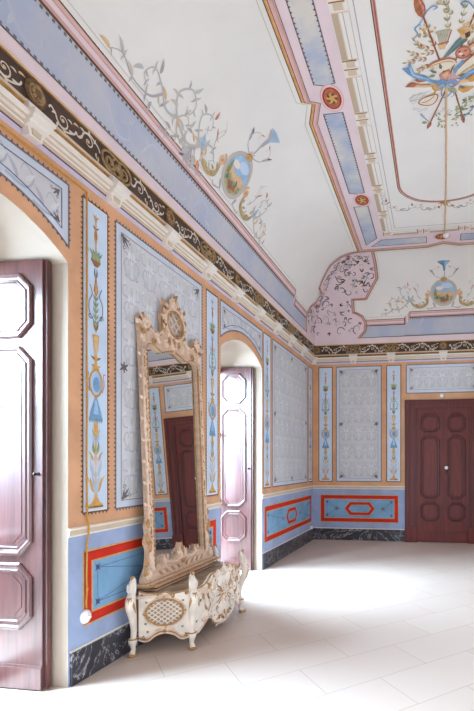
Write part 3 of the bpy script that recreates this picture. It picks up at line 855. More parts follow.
# ================================================================ PAINTED CEILING (parts of the ceiling)
def strip(P, pts_lo, pts_hi, mt, l):
    vs = [P.F(u, v, P.d(l)) for u, v in pts_lo] + [P.F(u, v, P.d(l)) for u, v in pts_hi]; n = len(pts_lo)
    P.add(vs, [(k, k + 1, n + k + 1, n + k) for k in range(n - 1)], mt)
S = lambda t: t * 1.12
def cove_frieze(F, a, c, inner_step, outer_step, parent, label, mott):
    """blue frieze with toothed edges; it drops near each corner"""
    P = Paint(F)
    s0, s1, s2 = .01, S(.285), S(.185)
    def seg(u0, u1, top):
        n = max(1, int((u1 - u0) / .5))
        for k in range(n):
            for v0, v1 in [(s0 + (top - s0) * j / 10, s0 + (top - s0) * (j + 1) / 10) for j in range(10)]:
                P.rect(u0 + (u1 - u0) * k / n, v0, u0 + (u1 - u0) * (k + 1) / n, v1, 'frieze_blue', 0)
    x1, x2 = a + inner_step, c - outer_step
    seg(x1, x2, s1); seg(a + .60, x1, s2); seg(x2, c - .60, s2)
    edge = [(a + .60, s2), (x1, s2), (x1, s1), (x2, s1), (x2, s2), (c - .60, s2)]
    for off, w, mt in ((.012, .018, 'brown'), (.032, .022, 'pink_deep'), (.06, .034, 'pink'), (.082, .014, 'pink_deep'), (.098, .022, 'pink_warm'), (.115, .010, 'brown')):
        e2 = [(u + (off if q in (1, 2) else (-off if q in (3, 4) else 0)), v + off) for q, (u, v) in enumerate(edge)]
        P.line(e2, w, mt, 1 + off)
    P.line([(u + (.16 if q in (1, 2) else (-.16 if q in (3, 4) else 0)), v + .16) for q, (u, v) in enumerate(edge)], .006, 'tan_line', 1)
    n = int((x2 - x1) / .045)
    for k in range(n):
        u = x1 + (k + .5) * (x2 - x1) / n
        P.rect(u - .011, s0, u + .011, s0 + .022, 'ink_soft', 1); P.rect(u - .011, s1 - .018, u + .011, s1, 'ink_soft', 1)
    P.line([(a + .1, s0), (c - .1, s0)], .012, 'brown', 1)
    # faint scroll wash
    n = int((x2 - x1) / .4)
    for k in range(n):
        u = x1 + (k + .5) * (x2 - x1) / n; sg = 1 if k % 2 else -1; m_ = s1 / 2
        P.line(cat([(u - .18, m_ - sg * .06), (u - .05, m_ + sg * .09), (u + .08, m_ + sg * .05), (u + .05, m_ - sg * .04), (u - .02, m_ - sg * .01)], 5), .022, mott, 1, taper=1)
        P.leaf((u + .05, m_ - sg * .05), sg * -.6, .14, .04, mott, 1, .5); P.leaf((u - .1, m_ + sg * .02), sg * 2.0, .1, .035, mott, 1)
    o = P.build('cove_frieze', parent); o['label'] = label
cove_frieze(VL, 0, L, 1.38, 1.38, ceiling, 'blue frieze above the mirror wall cornice', 'frieze_pale')
cove_frieze(VB, 0, W, 1.81, 1.81, ceiling, 'blue frieze above the end wall cornice', 'frieze_pale')

def spandrel(F, w0, sg, parent, pts, seed, label):
    """pink corner field on one side of a groin; pts outline (u,t) from the top down; the other edge is the groin"""
    P = Paint(F, .005)
    prof = cat([(u, S(t)) for u, t in pts], 1) if 0 else [(u, S(t)) for u, t in pts]
    # dense samples along s
    def out_u(s):
        for (u0, s0), (u1, s1) in zip(prof[:-1], prof[1:]):
            lo, hi = min(s0, s1), max(s0, s1)
            if lo - 1e-6 <= s <= hi + 1e-6: return u0 + (u1 - u0) * ((s - s0) / (s1 - s0) if abs(s1 - s0) > 1e-6 else 0)
        return prof[-1][0]
    N = 60; lo = []; hi = []
    for k in range(N + 1):
        s = SMAX * k / N; x = cove_xz(s, 0)[0]
        lo.append((w0 + sg * x, s)); hi.append((out_u(s), s))
    strip(P, lo, hi, 'pink', 0)
    ol = []
    for (p, q) in zip(prof[:-1], prof[1:]):
        for k in range(6): ol.append((p[0] + (q[0] - p[0]) * k / 6, p[1] + (q[1] - p[1]) * k / 6))
    ol.append(prof[-1])
    P.line([(u + sg * .006, s) for u, s in ol], .05, 'pink_deep', 1); P.line([(u + sg * .026, s) for u, s in ol], .014, 'gold_dark', 2); P.line([(u - sg * .02, s) for u, s in ol], .010, 'rust', 2)
    P.line([(u + sg * .06, s) for u, s in ol], .006, 'tan_line', 1)
    r = random.Random(seed)
    for k in range(90):
        s = SMAX * (.06 + .86 * r.random()); x0 = cove_xz(s, 0)[0]; x1 = sg * (out_u(s) - w0)
        if x1 - x0 < .09: continue
        x = x0 + .02 + (x1 - x0 - .08) * r.random(); a = r.random() * 6.28; rad = .03 + .075 * r.random() ** 1.5
        u = w0 + sg * x
        if x1 - x < rad + .03: rad = max(.015, x1 - x - .03)
        mt = r.choice(['ink_soft', 'ink', 'gray_line', 'ink_soft', 'brown', 'gray_line', 'teal' if k % 9 == 0 else 'ink_soft'])
        if k % 2: P.line(spiral((u, s), rad, .8, a, r.choice((-1, 1)), .3, 12), .020, mt, 2, taper=1)
        else:
            P.leaf((u, s), a, rad * 1.4, .03, mt, 2, .7); P.leaf((u, s), a + .9, rad * 1.2, .026, mt, 2, .5)
        if k % 11 == 0: P.leaf((u, s), a + 2, .06, .035, 'rose', 3)
    o = P.build('corner_spandrel', parent); o['label'] = label
SPB = [(1.342, 1.57), (1.342, 1.2), (1.341, .964), (1.095, .625), (.838, .624), (.834, .417), (.90, .40), (1.0, .345), (1.065, .25), (1.05, .12), (.92, 0)]
SPL = [(7.743, 1.57), (7.79, 1.3), (7.866, 1.072), (8.194, .72), (8.42, .70), (8.40, .52), (8.226, .387), (8.159, .263), (8.192, .146), (8.27, 0)]
spandrel(VB, 0, 1, ceiling, SPB, 3, 'pink corner field with grey scrolls, end wall side of the groin')
spandrel(VL, L, -1, ceiling, SPL, 5, 'pink corner field with grey scrolls, mirror wall side of the groin')
spandrel(VB, W, -1, ceiling, [(W - u, t) for u, t in SPB], 8, 'pink corner field with grey scrolls, far from the mirror')

def acanthus(P, pts, w, mt, ln=.08, sides=(1, -1), l=3, step=5, cols=('leaf_gray', 'tan_line', 'gray_line')):
    """tapering painted scroll with leaflets along it"""
    c = cat(pts, 6); P.line(c, w, mt, l, taper=1); n = len(c)
    for q, k in enumerate(range(2, n - 2, step)):
        a = math.atan2(c[k + 1][1] - c[k][1], c[k + 1][0] - c[k][0]); f = 1 - .5 * k / n
        for sg in sides[:1 + (q % 2)]: P.leaf(c[k], a + sg * .6, ln * .8 * f, ln * .26 * f, cols[(q + (sg > 0)) % len(cols)], l, sg * .8)
def cove_emblem(F, u0, parent, label, long_left):
    """landscape roundel with swags, volutes and a blue trumpet flower"""
    P = Paint(F); P.fine = 3; c = (u0, .745)
    P.disc(c, .21, .21, 'blue_light', 2, 32)
    P.disc((u0 + .05, .86), .1, .05, 'sky_panel', 3); P.disc((u0 - .08, .82), .07, .035, 'white', 3)
    P.poly([(u0 - .205, .73), (u0 - .12, .78), (u0 - .02, .74), (u0 + .1, .77), (u0 + .2, .72), (u0 + .17, .62), (u0 + .08, .555), (u0 - .08, .555), (u0 - .18, .64)], 'tan', 3)
    P.poly([(u0 - .19, .69), (u0 - .06, .70), (u0 + .04, .66), (u0 + .18, .68), (u0 + .14, .59), (u0, .54), (u0 - .14, .59)], 'olive', 4)
    P.poly([(u0 - .1, .66), (u0 + .08, .65), (u0 + .1, .60), (u0 - .04, .57)], 'rust', 5)
    for k in range(7): P.leaf((u0 - .17 + .05 * k, .60 + .02 * (k % 3)), PI / 2 + .3 * (k % 3 - 1), .08, .04, 'green_dark' if k % 2 else 'green', 5)
    P.leaf((u0 - .15, .66), PI / 2, .17, .06, 'green', 5)
    P.ring(c, .222, .222, .026, 'tan_line', 6, 36); P.ring(c, .24, .24, .008, 'gray_line', 6, 36); P.ring(c, .205, .205, .008, 'gray_line', 7, 36)
    P.leaf((u0 - .06, .965), 0, .12, .06, 'gold', 7); P.ring((u0, .975), .05, .028, .012, 'gold_dark', 7, 14)
    for k in range(5): P.leaf((u0, .99), PI * (.1 + .2 * k), .07, .025, 'tan_line', 6)
    # trumpet flower
    P.line(cat([(u0, 1.0), (u0 + .01, 1.08), (u0 + .0, 1.17)], 4), .016, 'gray_line', 4)
    P.poly([(u0 - .012, 1.15), (u0 + .02, 1.15), (u0 + .03, 1.26), (u0 + .10, 1.35), (u0 - .12, 1.34), (u0 - .03, 1.26)], 'gray_line' if long_left else 'teal', 5)
    P.poly([(u0 + .01, 1.2), (u0 + .025, 1.26), (u0 + .085, 1.345), (u0 - .0, 1.34)], 'blue_light', 6)
    P.leaf((u0 - .13, 1.355), 0, .25, .035, 'blue_light' if long_left else 'blue', 6)
    for sx in (-1, 1):
        P.line(cat([(u0 + sx * .05, 1.0), (u0 + sx * .16, 1.05), (u0 + sx * .2, 1.16), (u0 + sx * .13, 1.22), (u0 + sx * .09, 1.16)], 5), .011, 'gray_line', 3, taper=1)
        P.leaf((u0 + sx * .17, 1.06), PI / 2 - sx * .3, .14, .03, 'gray_line', 3, sx * -.4); P.leaf((u0 + sx * .2, 1.14), PI / 2 - sx * .9, .08, .02, 'ink_soft', 3)
        P.leaf((u0 + sx * .12, 1.22), PI / 2 + sx * 1.2, .06, .016, 'rose', 3)
        # side volutes and swags
        v = (u0 + sx * .30, .72)
        P.line(spiral(v, .06, 1.2, PI / 2, sx, .2), .028, 'tan', 5); P.disc(v, .03, .03, 'rose', 5)
        P.line(cat([(u0 + sx * .30, .68), (u0 + sx * .31, .56), (u0 + sx * .42, .51), (u0 + sx * .54, .53), (u0 + sx * .62, .62)], 6), .055, 'swag', 4, taper=2)
        for k in range(9):
            t = k / 8; x = .31 + .3 * t; y = .60 - .09 * math.sin(PI * min(1, t * 1.1)) + .05 * t
            P.leaf((u0 + sx * x, y), PI / 2 - sx * (1.2 + (k % 3 - 1) * .7), .07, .03, ('swag', 'olive', 'tan', 'leaf_gray')[k % 4], 5)
        P.line(cat([(u0 + sx * .2, .56), (u0 + sx * .16, .50), (u0 + sx * .28, .46), (u0 + sx * .3, .5)], 4), .012, 'gray_line', 4)
        P.leaf((u0 + sx * .2, .58), PI / 2 + sx * 2.6, .12, .035, 'gray_line', 4)
        P.leaf((u0 + sx * .62, .60), PI / 2 - sx * .3, .14, .05, 'blue_light', 5); P.leaf((u0 + sx * .62, .60), PI / 2 - sx * 1.2, .11, .045, 'leaf_gray', 5); P.leaf((u0 + sx * .60, .58), PI / 2 + sx * .2, .16, .04, 'leaf_gray', 5)
        P.leaf((u0 + sx * .6, .62), PI / 2 + sx * .5, .1, .03, 'tan', 4)
        # rinceau running out
        Q = lambda *pp: [(u0 + sx * x, y) for x, y in pp]
        acanthus(P, Q((.60, .60), (.72, .66), (.80, .80), (.70, .88), (.62, .80), (.69, .75)), .020, 'leaf_gray', .09)
        acanthus(P, Q((.66, .60), (.80, .49), (.95, .49), (1.02, .60), (.93, .68), (.86, .60), (.92, .57)), .026, 'tan_line', .10)
        acanthus(P, Q((.93, .50), (1.06, .42), (1.16, .42), (1.18, .37)), .018, 'gray_line', .08)
        acanthus(P, Q((.42, .64), (.50, .76), (.46, .90), (.54, .98)), .012, 'leaf_gray', .06)
        for k, (x, y, a) in enumerate(((.74, .58, .4), (.80, .62, 1.2), (.9, .48, -1.0), (.98, .54, .2), (.78, .84, .6), (.66, .88, -.4), (1.05, .47, .9), (.86, .64, -.8))):
            P.leaf((u0 + sx * x, y), PI / 2 - sx * a, .09, .03, ('tan', 'gray_line', 'leaf_gray', 'tan', 'gray_line', 'rose', 'gray_line', 'leaf_gray')[k], 4, .5)
        P.line(cat([(u0 + sx * .45, .66), (u0 + sx * .52, .82), (u0 + sx * .47, .94)], 4), .008, 'gray_line', 3, taper=1); P.leaf((u0 + sx * .5, .8), PI / 2 - sx * .8, .1, .02, 'rose', 3)
    for u, sgn in (long_left or ()):
        z0 = .62
        acanthus(P, [(u, .56), (u - .12, .52), (u - .32, .60), (u - .42, .74), (u - .32, .86), (u - .2, .80), (u - .22, .70), (u - .28, .74)], .030, 'leaf_gray', .12)
        acanthus(P, [(u + .02, .56), (u - .1, .46), (u - .02, .38), (u + .14, .42), (u + .2, .40)], .030, 'gray_line', .13, cols=('leaf_gray', 'ink_soft', 'gray_line'))
        acanthus(P, [(u - .30, .60), (u - .46, .56), (u - .60, .66), (u - .72, .70), (u - .78, .60), (u - .70, .56)], .022, 'leaf_gray', .10)
        acanthus(P, [(u - .55, .62), (u - .66, .52), (u - .85, .50), (u - 1.0, .56), (u - 1.12, .50)], .020, 'gray_line', .10)
        acanthus(P, [(u + .05, .62), (u + .2, .70), (u + .3, .64), (u + .24, .58)], .020, 'leaf_gray', .09)
        for k, (x, y, a) in enumerate(((.0, .58, .8), (.05, .6, 2.4), (.04, .5, -1), (-.06, .46, -2.2), (-.2, .56, 2.2), (-.36, .66, 2.8), (-.3, .86, .6), (-.5, .6, 2.0), (-.66, .7, 1.4), (-.8, .62, 3.3), (-.86, .5, 2.1), (-1.0, .55, 1.9), (-1.1, .5, 2.6), (-.62, .5, 4.2), (.02, .42, -.6), (.12, .5, .9))):
            P.leaf((u + x, y), a, .11, .032, ('tan_line', 'leaf_gray', 'tan', 'gray_line', 'leaf_gray')[k % 5], 4, .5)
        P.leaf((u + .1, .5), -1.0, .12, .05, 'rose', 5); P.leaf((u - .02, .52), -1.8, .14, .06, 'gray_line', 5); P.leaf((u + .02, .50), -1.2, .12, .05, 'leaf_gray', 5); P.leaf((u - .06, .50), -2.3, .12, .05, 'leaf_gray', 5)
    o = P.build('cove_emblem', parent); o['label'] = label
cove_emblem(VL, 4.76, ceiling, 'landscape roundel with scrolls painted over the mirror wall', [(4.05, 1)])
cove_emblem(VB, 2.555, ceiling, 'landscape roundel with scrolls painted over the dark door', None)

# flat ceiling borders
def ring_strip(P, x0, y0, x1, y1, w, mt, l=0): P.frame(x0, y0, x1, y1, w, mt, l)
P = Paint(FC)
bx0, by0, bx1, by1 = 1.09, Y0 + 1.09, W - 1.09, L - 1.09
P.frame(bx0, by0, bx1, by1, .50, 'pink', 0)
notch = lambda e: None
def border_path(e, dpt=.10):
    # outer edge with a little notch at each side's middle
    x0, y0, x1, y1 = bx0 + e, by0 + e, bx1 - e, by1 - e; ym = 4.45; xm = W / 2
    return [(x0, y0), (x0, ym), (x0 + dpt, ym + .04), (x0, ym + .30), (x0, y1), (xm - .26, y1), (xm, y1 - dpt), (xm + .26, y1), (x1, y1), (x1, ym + .3), (x1 - dpt, ym + .04), (x1, ym), (x1, y0)]
P.poly([(bx0 - .01, 4.45), (bx0 + .10, 4.49), (bx0 - .01, 4.75)], 'plaster', 1)
P.poly([(W / 2 - .26, by1 + .01), (W / 2, by1 - .13), (W / 2 + .26, by1 + .01)], 'plaster', 1)
for e, w, mt in ((-.045, .008, 'tan_line'), (.006, .010, 'brown'), (.020, .018, 'gold'), (.038, .012, 'rust'), (.060, .022, 'pink_warm'), (.080, .018, 'pink_deep'), (.094, .006, 'brown')):
    P.line(border_path(e), w, mt, 2, closed=True)
# blue panels of the band with toothed edges
i0, i1 = .185, .39
def bpanel(pts):
    P.poly(pts, 'band_blue', 1); P.line(pts, .012, 'ink_soft', 2, closed=True)
    n = len(pts)
    for k in range(n):
        a, c = pts[k], pts[(k + 1) % n]; d = math.hypot(c[0] - a[0], c[1] - a[1]); q = int(d / .045)
        if d < .5: continue
        nx, ny = -(c[1] - a[1]) / d, (c[0] - a[0]) / d
        for j in range(q):
            t = (j + .5) / q; x, y = a[0] + (c[0] - a[0]) * t, a[1] + (c[1] - a[1]) * t
            P.poly([(x - .012 * abs(ny), y - .012 * abs(nx)), (x + .012 * abs(ny), y + .012 * abs(nx)), (x + nx * .02, y + ny * .02)], 'brown', 2)
xa, xb = bx0 + i0, bx0 + i1
for lo, hi in ((2.75, 4.27), (4.64, 6.06)):
    bpanel([(xa, lo), (xb, lo), (xb, hi), ((xa + xb) / 2, hi + .02), (xa, hi - .01)])
    bpanel([(W - xb, lo), (W - xa, lo), (W - xa, hi), (W - xb, hi)])
bpanel([(xa, 6.38), (xb, 6.38), (xb, by1 - i1 - .06), (xa, by1 - i0 - .06)])
bpanel([(W - xb, 6.38), (W - xa, 6.38), (W - xa, by1 - i0 - .06), (W - xb, by1 - i1 - .06)])
ya, yb = by1 - i0, by1 - i1
bpanel([(xa + .08, ya), (xb + .06, yb), (W / 2 - .27, yb), (W / 2 - .27, ya)])
bpanel([(W / 2 + .27, ya), (W / 2 + .27, yb), (W - xb - .06, yb), (W - xa - .08, ya)])
bpanel([(xa, by0 + .5), (xb, by0 + .5), (xb, 2.4), (xa, 2.4)])
P.build('painted_border', ceiling)['label'] = 'pink ceiling border with pale blue panels'
def medal(x, y, rx, ry):
    P = Paint(FC, .004)
    P.disc((x, y), rx * 1.25, ry * 1.25, 'pink', 0, 24); P.ring((x, y), rx * 1.3, ry * 1.3, .012, 'pink_warm', 1)
    P.disc((x, y), rx, ry, 'rust', 1, 24); P.ring((x, y), rx, ry, .016, 'red_dark', 2)
    for k in range(10):
        a = k * 2 * PI / 10; P.leaf((x + .2 * rx * math.cos(a), y + .2 * ry * math.sin(a)), a, .6 * rx, .03, 'gold' if k % 2 else 'brown', 3, .5)
    P.disc((x, y), rx * .3, ry * .3, 'gold', 4, 12)
    P.build('painted_medallion', ceiling)
medal(1.411, 4.444, .085, .13); medal(1.418, 6.227, .085, .12); medal(2.512, 7.41, .10, .085); medal(1.411, 2.58, .085, .13)
# trompe-l'oeil beige moulding: alternating blocks and bars
P = Paint(FC)
def tl(x0, y0, x1, y1, horiz, lead):
    """beige bar and block moulding along a line"""
    ln = (y1 - y0) if not horiz else (x1 - x0); n = max(1, round(ln / .62)); st = ln / n
    for k in range(n):
        a, c = k * st, (k + 1) * st
        def R(p, q, e0, e1, mt, l):
            if horiz: P.rect(x0 + p, y0 - e1 * lead, x0 + q, y0 - e0 * lead, mt, l)
            else: P.rect(x0 + e0 * lead, y0 + p, x0 + e1 * lead, y0 + q, mt, l)
        R(a, c, 0, .14, 'mould_tan', 0); R(a + .10, c - .10, .06, .15, 'plaster', 1); R(a + .10, c - .10, .0, .05, 'mould_shade', 2); R(a + .10, c - .10, .09, .098, 'mould_shade', 2)
        for q in (a, c - .09):
            R(q + .0, q + .09, .0, .15, 'white', 2); R(q + .015, q + .075, .03, .12, 'mould_tan', 3); R(q + .0, q + .012, .0, .13, 'gold_dark', 3); R(q + .02, q + .07, .11, .15, 'plaster', 4)
        R(a, c, .145, .153, 'tan_line', 1)
ix0, iy1 = bx0 + .505, by1 - .505
tl(ix0, by0 + .6, ix0, iy1, False, 1); tl(W - ix0, by0 + .6, W - ix0, iy1, False, -1); tl(ix0, iy1, W - ix0, iy1, True, 1)
P.build('painted_moulding', ceiling)['label'] = 'beige painted block moulding inside the pink border'
# centre field outline with rounded lobed corners
P = Paint(FC)
X0, X1 = 1.945, W - 1.945; YE, YS = 6.42, 2.45
def field(e):
    x0, x1, ye, ys = X0 + e, X1 - e, YE - e, YS + e
    right = cat([(x0, ye - .42), (x0 + .03, ye - .30), (x0 + .13, ye - .16), (x0 + .3, ye - .05), (W / 2, ye + .0), (x1 - .3, ye - .05), (x1 - .13, ye - .16), (x1 - .03, ye - .30), (x1, ye - .42)], 5)
    low = cat([(x1, ys + .42), (x1 - .03, ys + .3), (x1 - .13, ys + .16), (x1 - .3, ys + .05), (W / 2, ys), (x0 + .3, ys + .05), (x0 + .13, ys + .16), (x0 + .03, ys + .3), (x0, ys + .42)], 5)
    return right + low
P.line(field(0), .035, 'pink_deep', 1, closed=True); P.line(field(.004), .014, 'rust', 2, closed=True); P.line(field(-.018), .010, 'brown', 2, closed=True)
P.line([(1.79, 1.7), (1.79, iy1 - .22), (W - 1.79, iy1 - .22), (W - 1.79, 1.7)], .010, 'gray_line', 1)
r = random.Random(4)
for k in range(9):
    for sx in (-1, 1):
        x = W / 2 + sx * (.08 + .09 * k); y = YE + .10 + .05 * math.sin(k * 1.3) - (.0 if k < 6 else .05 * (k - 5))
        P.line(cat([(x - sx * .05, y), (x, y + .05), (x + sx * .06, y + .03), (x + sx * .03, y - .03)], 4), .014, ('olive', 'gray_line', 'brown')[k % 3], 2, taper=1)
        P.leaf((x, y), r.random() * 6, .08, .028, ('rust', 'olive', 'gray_line', 'tan')[k % 4], 2)
for k in range(5):
    P.leaf((W / 2, YE + .02), PI * (.1 + .2 * k), .10, .03, ('gold', 'rust', 'olive')[k % 3], 3)
    for sx in (-1, 1): P.line(spiral((W / 2 + sx * .82, YE - .1 - .08 * k), .04, 1, r.random() * 6, sx), .010, 'gray_line', 2)
P.build('painted_field', ceiling)['label'] = 'thin red outline around the centre field'

# bouquet of torches, instruments and ribbons at the ceiling centre (drawing units of about 2 mm, y towards the door)
P = Paint(FC)
B = lambda x, y: (2.523 + .00196 * (x - 340), 4.457 + .00228 * (y - 407))
def bp(pts, mt, l, mir=False):
    P.poly([B(*p) for p in pts], mt, l)
    if mir: P.poly([B(690 - p[0], p[1]) for p in pts], mt, l)
def bl(pts, w, mt, l, taper=False, closed=False): P.line([B(*p) for p in cat(pts, 6, closed)], w, mt, l, taper=taper, closed=closed)
def blf(x, y, a, ln, wd, mt, l=3, bend=0): P.leaf(B(x, y), a, ln, wd, mt, l, bend)
def spray(x, y, a, n, st, ln, cols, curve=0.0):
    for k in range(n):
        for sg in (-1, 1): blf(x, y, a + sg * .85, ln, ln * .36, cols[(k * 2 + (sg > 0)) % len(cols)], 3, sg * -.3)
        x2, y2 = x + math.cos(a) * st, y + math.sin(a) * st; P.line([B(x, y), B(x2, y2)], .004, 'swag', 3); x, y = x2, y2; a += curve
    blf(x, y, a, ln, ln * .36, cols[0], 3)
OL = ('olive', 'swag', 'green'); BR = ('swag', 'rust', 'olive', 'tan'); IV = ('green_dark', 'green', 'olive')
# torches
for (x0, y0, x1, y1, big) in ((240, 92, 345, 385, 1.0), (455, 92, 345, 385, 1.0), (262, 605, 340, 430, .5), (428, 590, 380, 430, .5)):
    P.line([B(x0, y0), B(x1, y1)], .016, 'rust', 4); P.line([B(x0 + 2, y0), B(x1 + 2, y1)], .005, 'brown', 5)
    dx, dy = x0 - x1, y0 - y1; d = math.hypot(dx, dy); dx /= d; dy /= d
    q = lambda a, e: (x0 + dx * a * big - dy * e * big, y0 + dy * a * big + dx * e * big)
    bp([q(-4, -6), q(12, -17), q(32, -22), q(58, -17), q(82, -6), q(100, 0), q(82, 8), q(58, 18), q(32, 22), q(12, 17), q(-4, 6)], 'rust', 5)
    bp([q(4, 2), q(30, 6), q(70, 2), q(56, 12), q(30, 16), q(12, 12)], 'rose', 6)
    for k in range(3): P.line([B(*q(10 + 22 * k, -15)), B(*q(22 + 22 * k, 14))], .004, 'brown', 7)
# foliage
spray(345, 150, -1.75, 5, 28, .050, OL, .05); spray(395, 140, -1.3, 5, 28, .046, OL, -.1); spray(360, 100, -2.3, 3, 26, .04, OL); spray(300, 60, -1.2, 3, 24, .036, OL)
for x, y, a in ((262, 225, 3.5), (250, 270, 3.3), (262, 300, 2.9), (290, 215, -2.2), (215, 250, 3.6), (230, 215, 3.9), (235, 305, 2.5), (200, 270, 3.0), (300, 330, 3.6), (285, 240, 3.0)):
    spray(x, y, a, 2, 20, .048, BR, .1)
    if x < 270: spray(690 - x, y, PI - a, 2, 20, .048, BR, -.1)
for k in range(22):
    r_ = random.Random(k); x, y = 265 + 32 * (r_.random() - .5) * 1.7 - (24 if k % 2 else 0), 118 + 45 * r_.random() + (18 if k % 2 else 0)
    for xx in (x, 690 - x): blf(xx, y, r_.random() * 6.3, .032, .022, ('tan', 'swag', 'gold', 'olive')[k % 4], 4)
for k in range(26):
    r_ = random.Random(k + 50); x, y = 390 + 95 * r_.random(), 470 + 125 * r_.random()
    blf(x, y, r_.random() * 6.3, .040, .026, IV[k % 3], 4); blf(x + 7, y + 4, r_.random() * 6.3, .034, .020, IV[(k + 1) % 3], 4)
for k in range(20):
    r_ = random.Random(k + 90); x, y = 285 + 120 * r_.random(), 555 + 95 * r_.random()
    blf(x, y, r_.random() * 6.3, .034, .022, ('olive', 'green', 'swag')[k % 3], 4); blf(x + 6, y + 3, r_.random() * 6.3, .026, .018, ('olive', 'leaf_gray', 'green')[k % 3], 4)
blf(215, 602, 0.2, .06, .04, 'green', 4)
# fan, horn, mask
bp([(293, 158), (352, 152), (337, 206), (306, 208)], 'olive', 5)
for k in range(6): P.line([B(296 + 10.5 * k, 157), B(309 + 5 * k, 206)], .005, 'leaf_gray', 6)
P.line([B(300, 210), B(348, 204)], .014, 'rust', 7); P.line([B(358, 158), B(338, 215)], .010, 'rust', 6); bp([(300, 212), (340, 210), (332, 232), (308, 234)], 'tan', 5)
bp([(400, 192), (432, 192), (426, 212), (390, 234), (336, 274), (326, 270), (352, 236), (378, 206)], 'green_dark', 6); bp([(404, 196), (418, 196), (380, 226), (338, 266), (356, 240)], 'teal', 7)
bp([(378, 160), (408, 152), (434, 158), (444, 182), (430, 202), (402, 198), (392, 178)], 'tan', 8); bp([(384, 162), (406, 157), (420, 166), (408, 184), (396, 176)], 'gold', 9); bp([(414, 178), (436, 172), (438, 192), (420, 200)], 'brown', 9)
P.disc(B(412, 258), .062, .056, 'rose', 8); P.ring(B(412, 258), .062, .056, .014, 'rust', 9); P.disc(B(402, 262), .018, .014, 'white', 10); P.disc(B(422, 250), .016, .012, 'rust', 10); P.disc(B(396, 252), .010, .010, 'brown', 10); P.disc(B(414, 272), .014, .008, 'brown', 10)
bl([(436, 236), (452, 222), (474, 232), (484, 262), (462, 282)], .022, 'rust', 8, 2); bl([(440, 244), (456, 236), (470, 250)], .012, 'gold', 9)
# banners
bp([(252, 304), (284, 286), (340, 276), (374, 284), (384, 300), (356, 326), (310, 334), (276, 326), (300, 304)], 'cream', 5)
bl([(250, 306), (284, 286), (340, 276), (376, 285), (386, 302)], .020, 'rust', 7, 2); bl([(262, 304), (300, 294), (345, 288), (372, 296)], .010, 'gold', 8)
bp([(380, 342), (420, 304), (474, 262), (510, 250), (505, 290), (430, 336), (392, 362)], 'cream', 6); bl([(378, 344), (420, 303), (474, 262), (512, 250)], .022, 'rust', 8, 2); bl([(392, 364), (432, 338), (474, 318), (508, 290)], .020, 'gold', 8, 2)
bp([(372, 344), (388, 314), (414, 290), (420, 300), (398, 326), (384, 350)], 'blue', 9)
bp([(434, 386), (476, 362), (520, 372), (500, 398), (460, 404)], 'gold', 6); bl([(434, 386), (476, 362), (522, 372)], .012, 'rust', 7)
# centre flowers and cloths
bp([(306, 350), (330, 332), (352, 328), (362, 352), (344, 378), (312, 374)], 'rose', 7); bp([(322, 348), (346, 338), (350, 356), (332, 368)], 'tan', 8); bl([(308, 352), (332, 334), (352, 330), (360, 352)], .008, 'rust', 9)
bp([(350, 352), (376, 348), (392, 372), (366, 392), (348, 382)], 'pink_deep', 7); bp([(376, 372), (412, 376), (402, 404), (378, 420), (366, 398)], 'rose', 7); bp([(386, 380), (404, 382), (392, 402)], 'pink', 8)
for x, y, a in ((296, 336, 3.6), (290, 348, 3.0), (316, 322, -1.8), (370, 340, -.8), (396, 366, -.3), (404, 420, .4)): blf(x, y, a, .07, .03, 'green' if x % 4 else 'green_dark', 8)
bp([(268, 398), (306, 392), (334, 412), (318, 428), (286, 430), (274, 416)], 'gold', 7); bp([(404, 412), (440, 424), (478, 430), (452, 450), (424, 456), (398, 436)], 'gold', 7); bp([(346, 418), (384, 424), (398, 446), (380, 452), (352, 438)], 'olive', 6)
bp([(144, 389), (176, 370), (216, 386), (262, 390), (328, 384), (300, 402), (240, 404), (200, 398)], 'tan', 6, True); bl([(144, 389), (176, 371), (218, 387), (262, 391)], .012, 'rust', 7); bp([(144, 389), (176, 371), (200, 384), (186, 395)], 'rust', 8, True)
bp([(186, 358), (222, 350), (252, 358), (240, 374), (206, 374)], 'rust', 5, True); bp([(208, 362), (232, 356), (240, 366)], 'green', 6, True)
# bag with a rust rim
bp([(204, 482), (232, 458), (296, 448), (292, 482), (266, 502), (230, 500)], 'cream', 5); bl([(204, 482), (232, 458), (296, 448), (292, 482), (266, 502), (230, 499)], .012, 'rust', 7, False, True); bl([(218, 484), (250, 478), (282, 456)], .008, 'gold_dark', 7)
bl([(290, 430), (276, 446), (250, 452)], .02, 'gold', 6, 2)
# blue ribbons
tail = [(134, 296), (164, 292), (174, 270), (190, 324), (246, 346), (276, 372), (332, 384), (348, 402), (298, 396), (246, 372), (186, 348), (160, 326)]
bp(tail, 'blue', 8, True); bp([(168, 300), (178, 290), (188, 328), (240, 352), (262, 366), (230, 358), (182, 338)], 'blue_light', 9, True)
bl([(270, 376), (300, 388), (322, 372), (340, 396), (318, 416), (292, 404)], .022, 'blue', 9, 2); bl([(340, 396), (368, 380), (392, 396), (372, 416), (348, 404)], .022, 'blue', 9, 2); bl([(330, 404), (318, 440), (328, 468), (352, 462), (372, 440), (380, 462), (362, 470)], .012, 'blue', 8, 2); bl([(304, 408), (322, 404), (332, 412)], .016, 'blue_light', 10)
for sx in (1, -1):
    M_ = lambda pts: pts if sx > 0 else [(690 - x, y) for x, y in pts]
    bl(M_([(240, 96), (222, 120), (204, 134), (214, 156), (194, 176)]), .014, 'blue', 7, 2); bl(M_([(244, 92), (262, 70), (284, 60), (298, 68), (280, 74)]), .012, 'blue', 7, 2); bl(M_([(236, 104), (226, 112), (230, 126)]), .010, 'blue_light', 8)
    bl(M_([(258, 606), (240, 586), (216, 560), (212, 548), (232, 566)]), .010, 'blue', 7, 2)
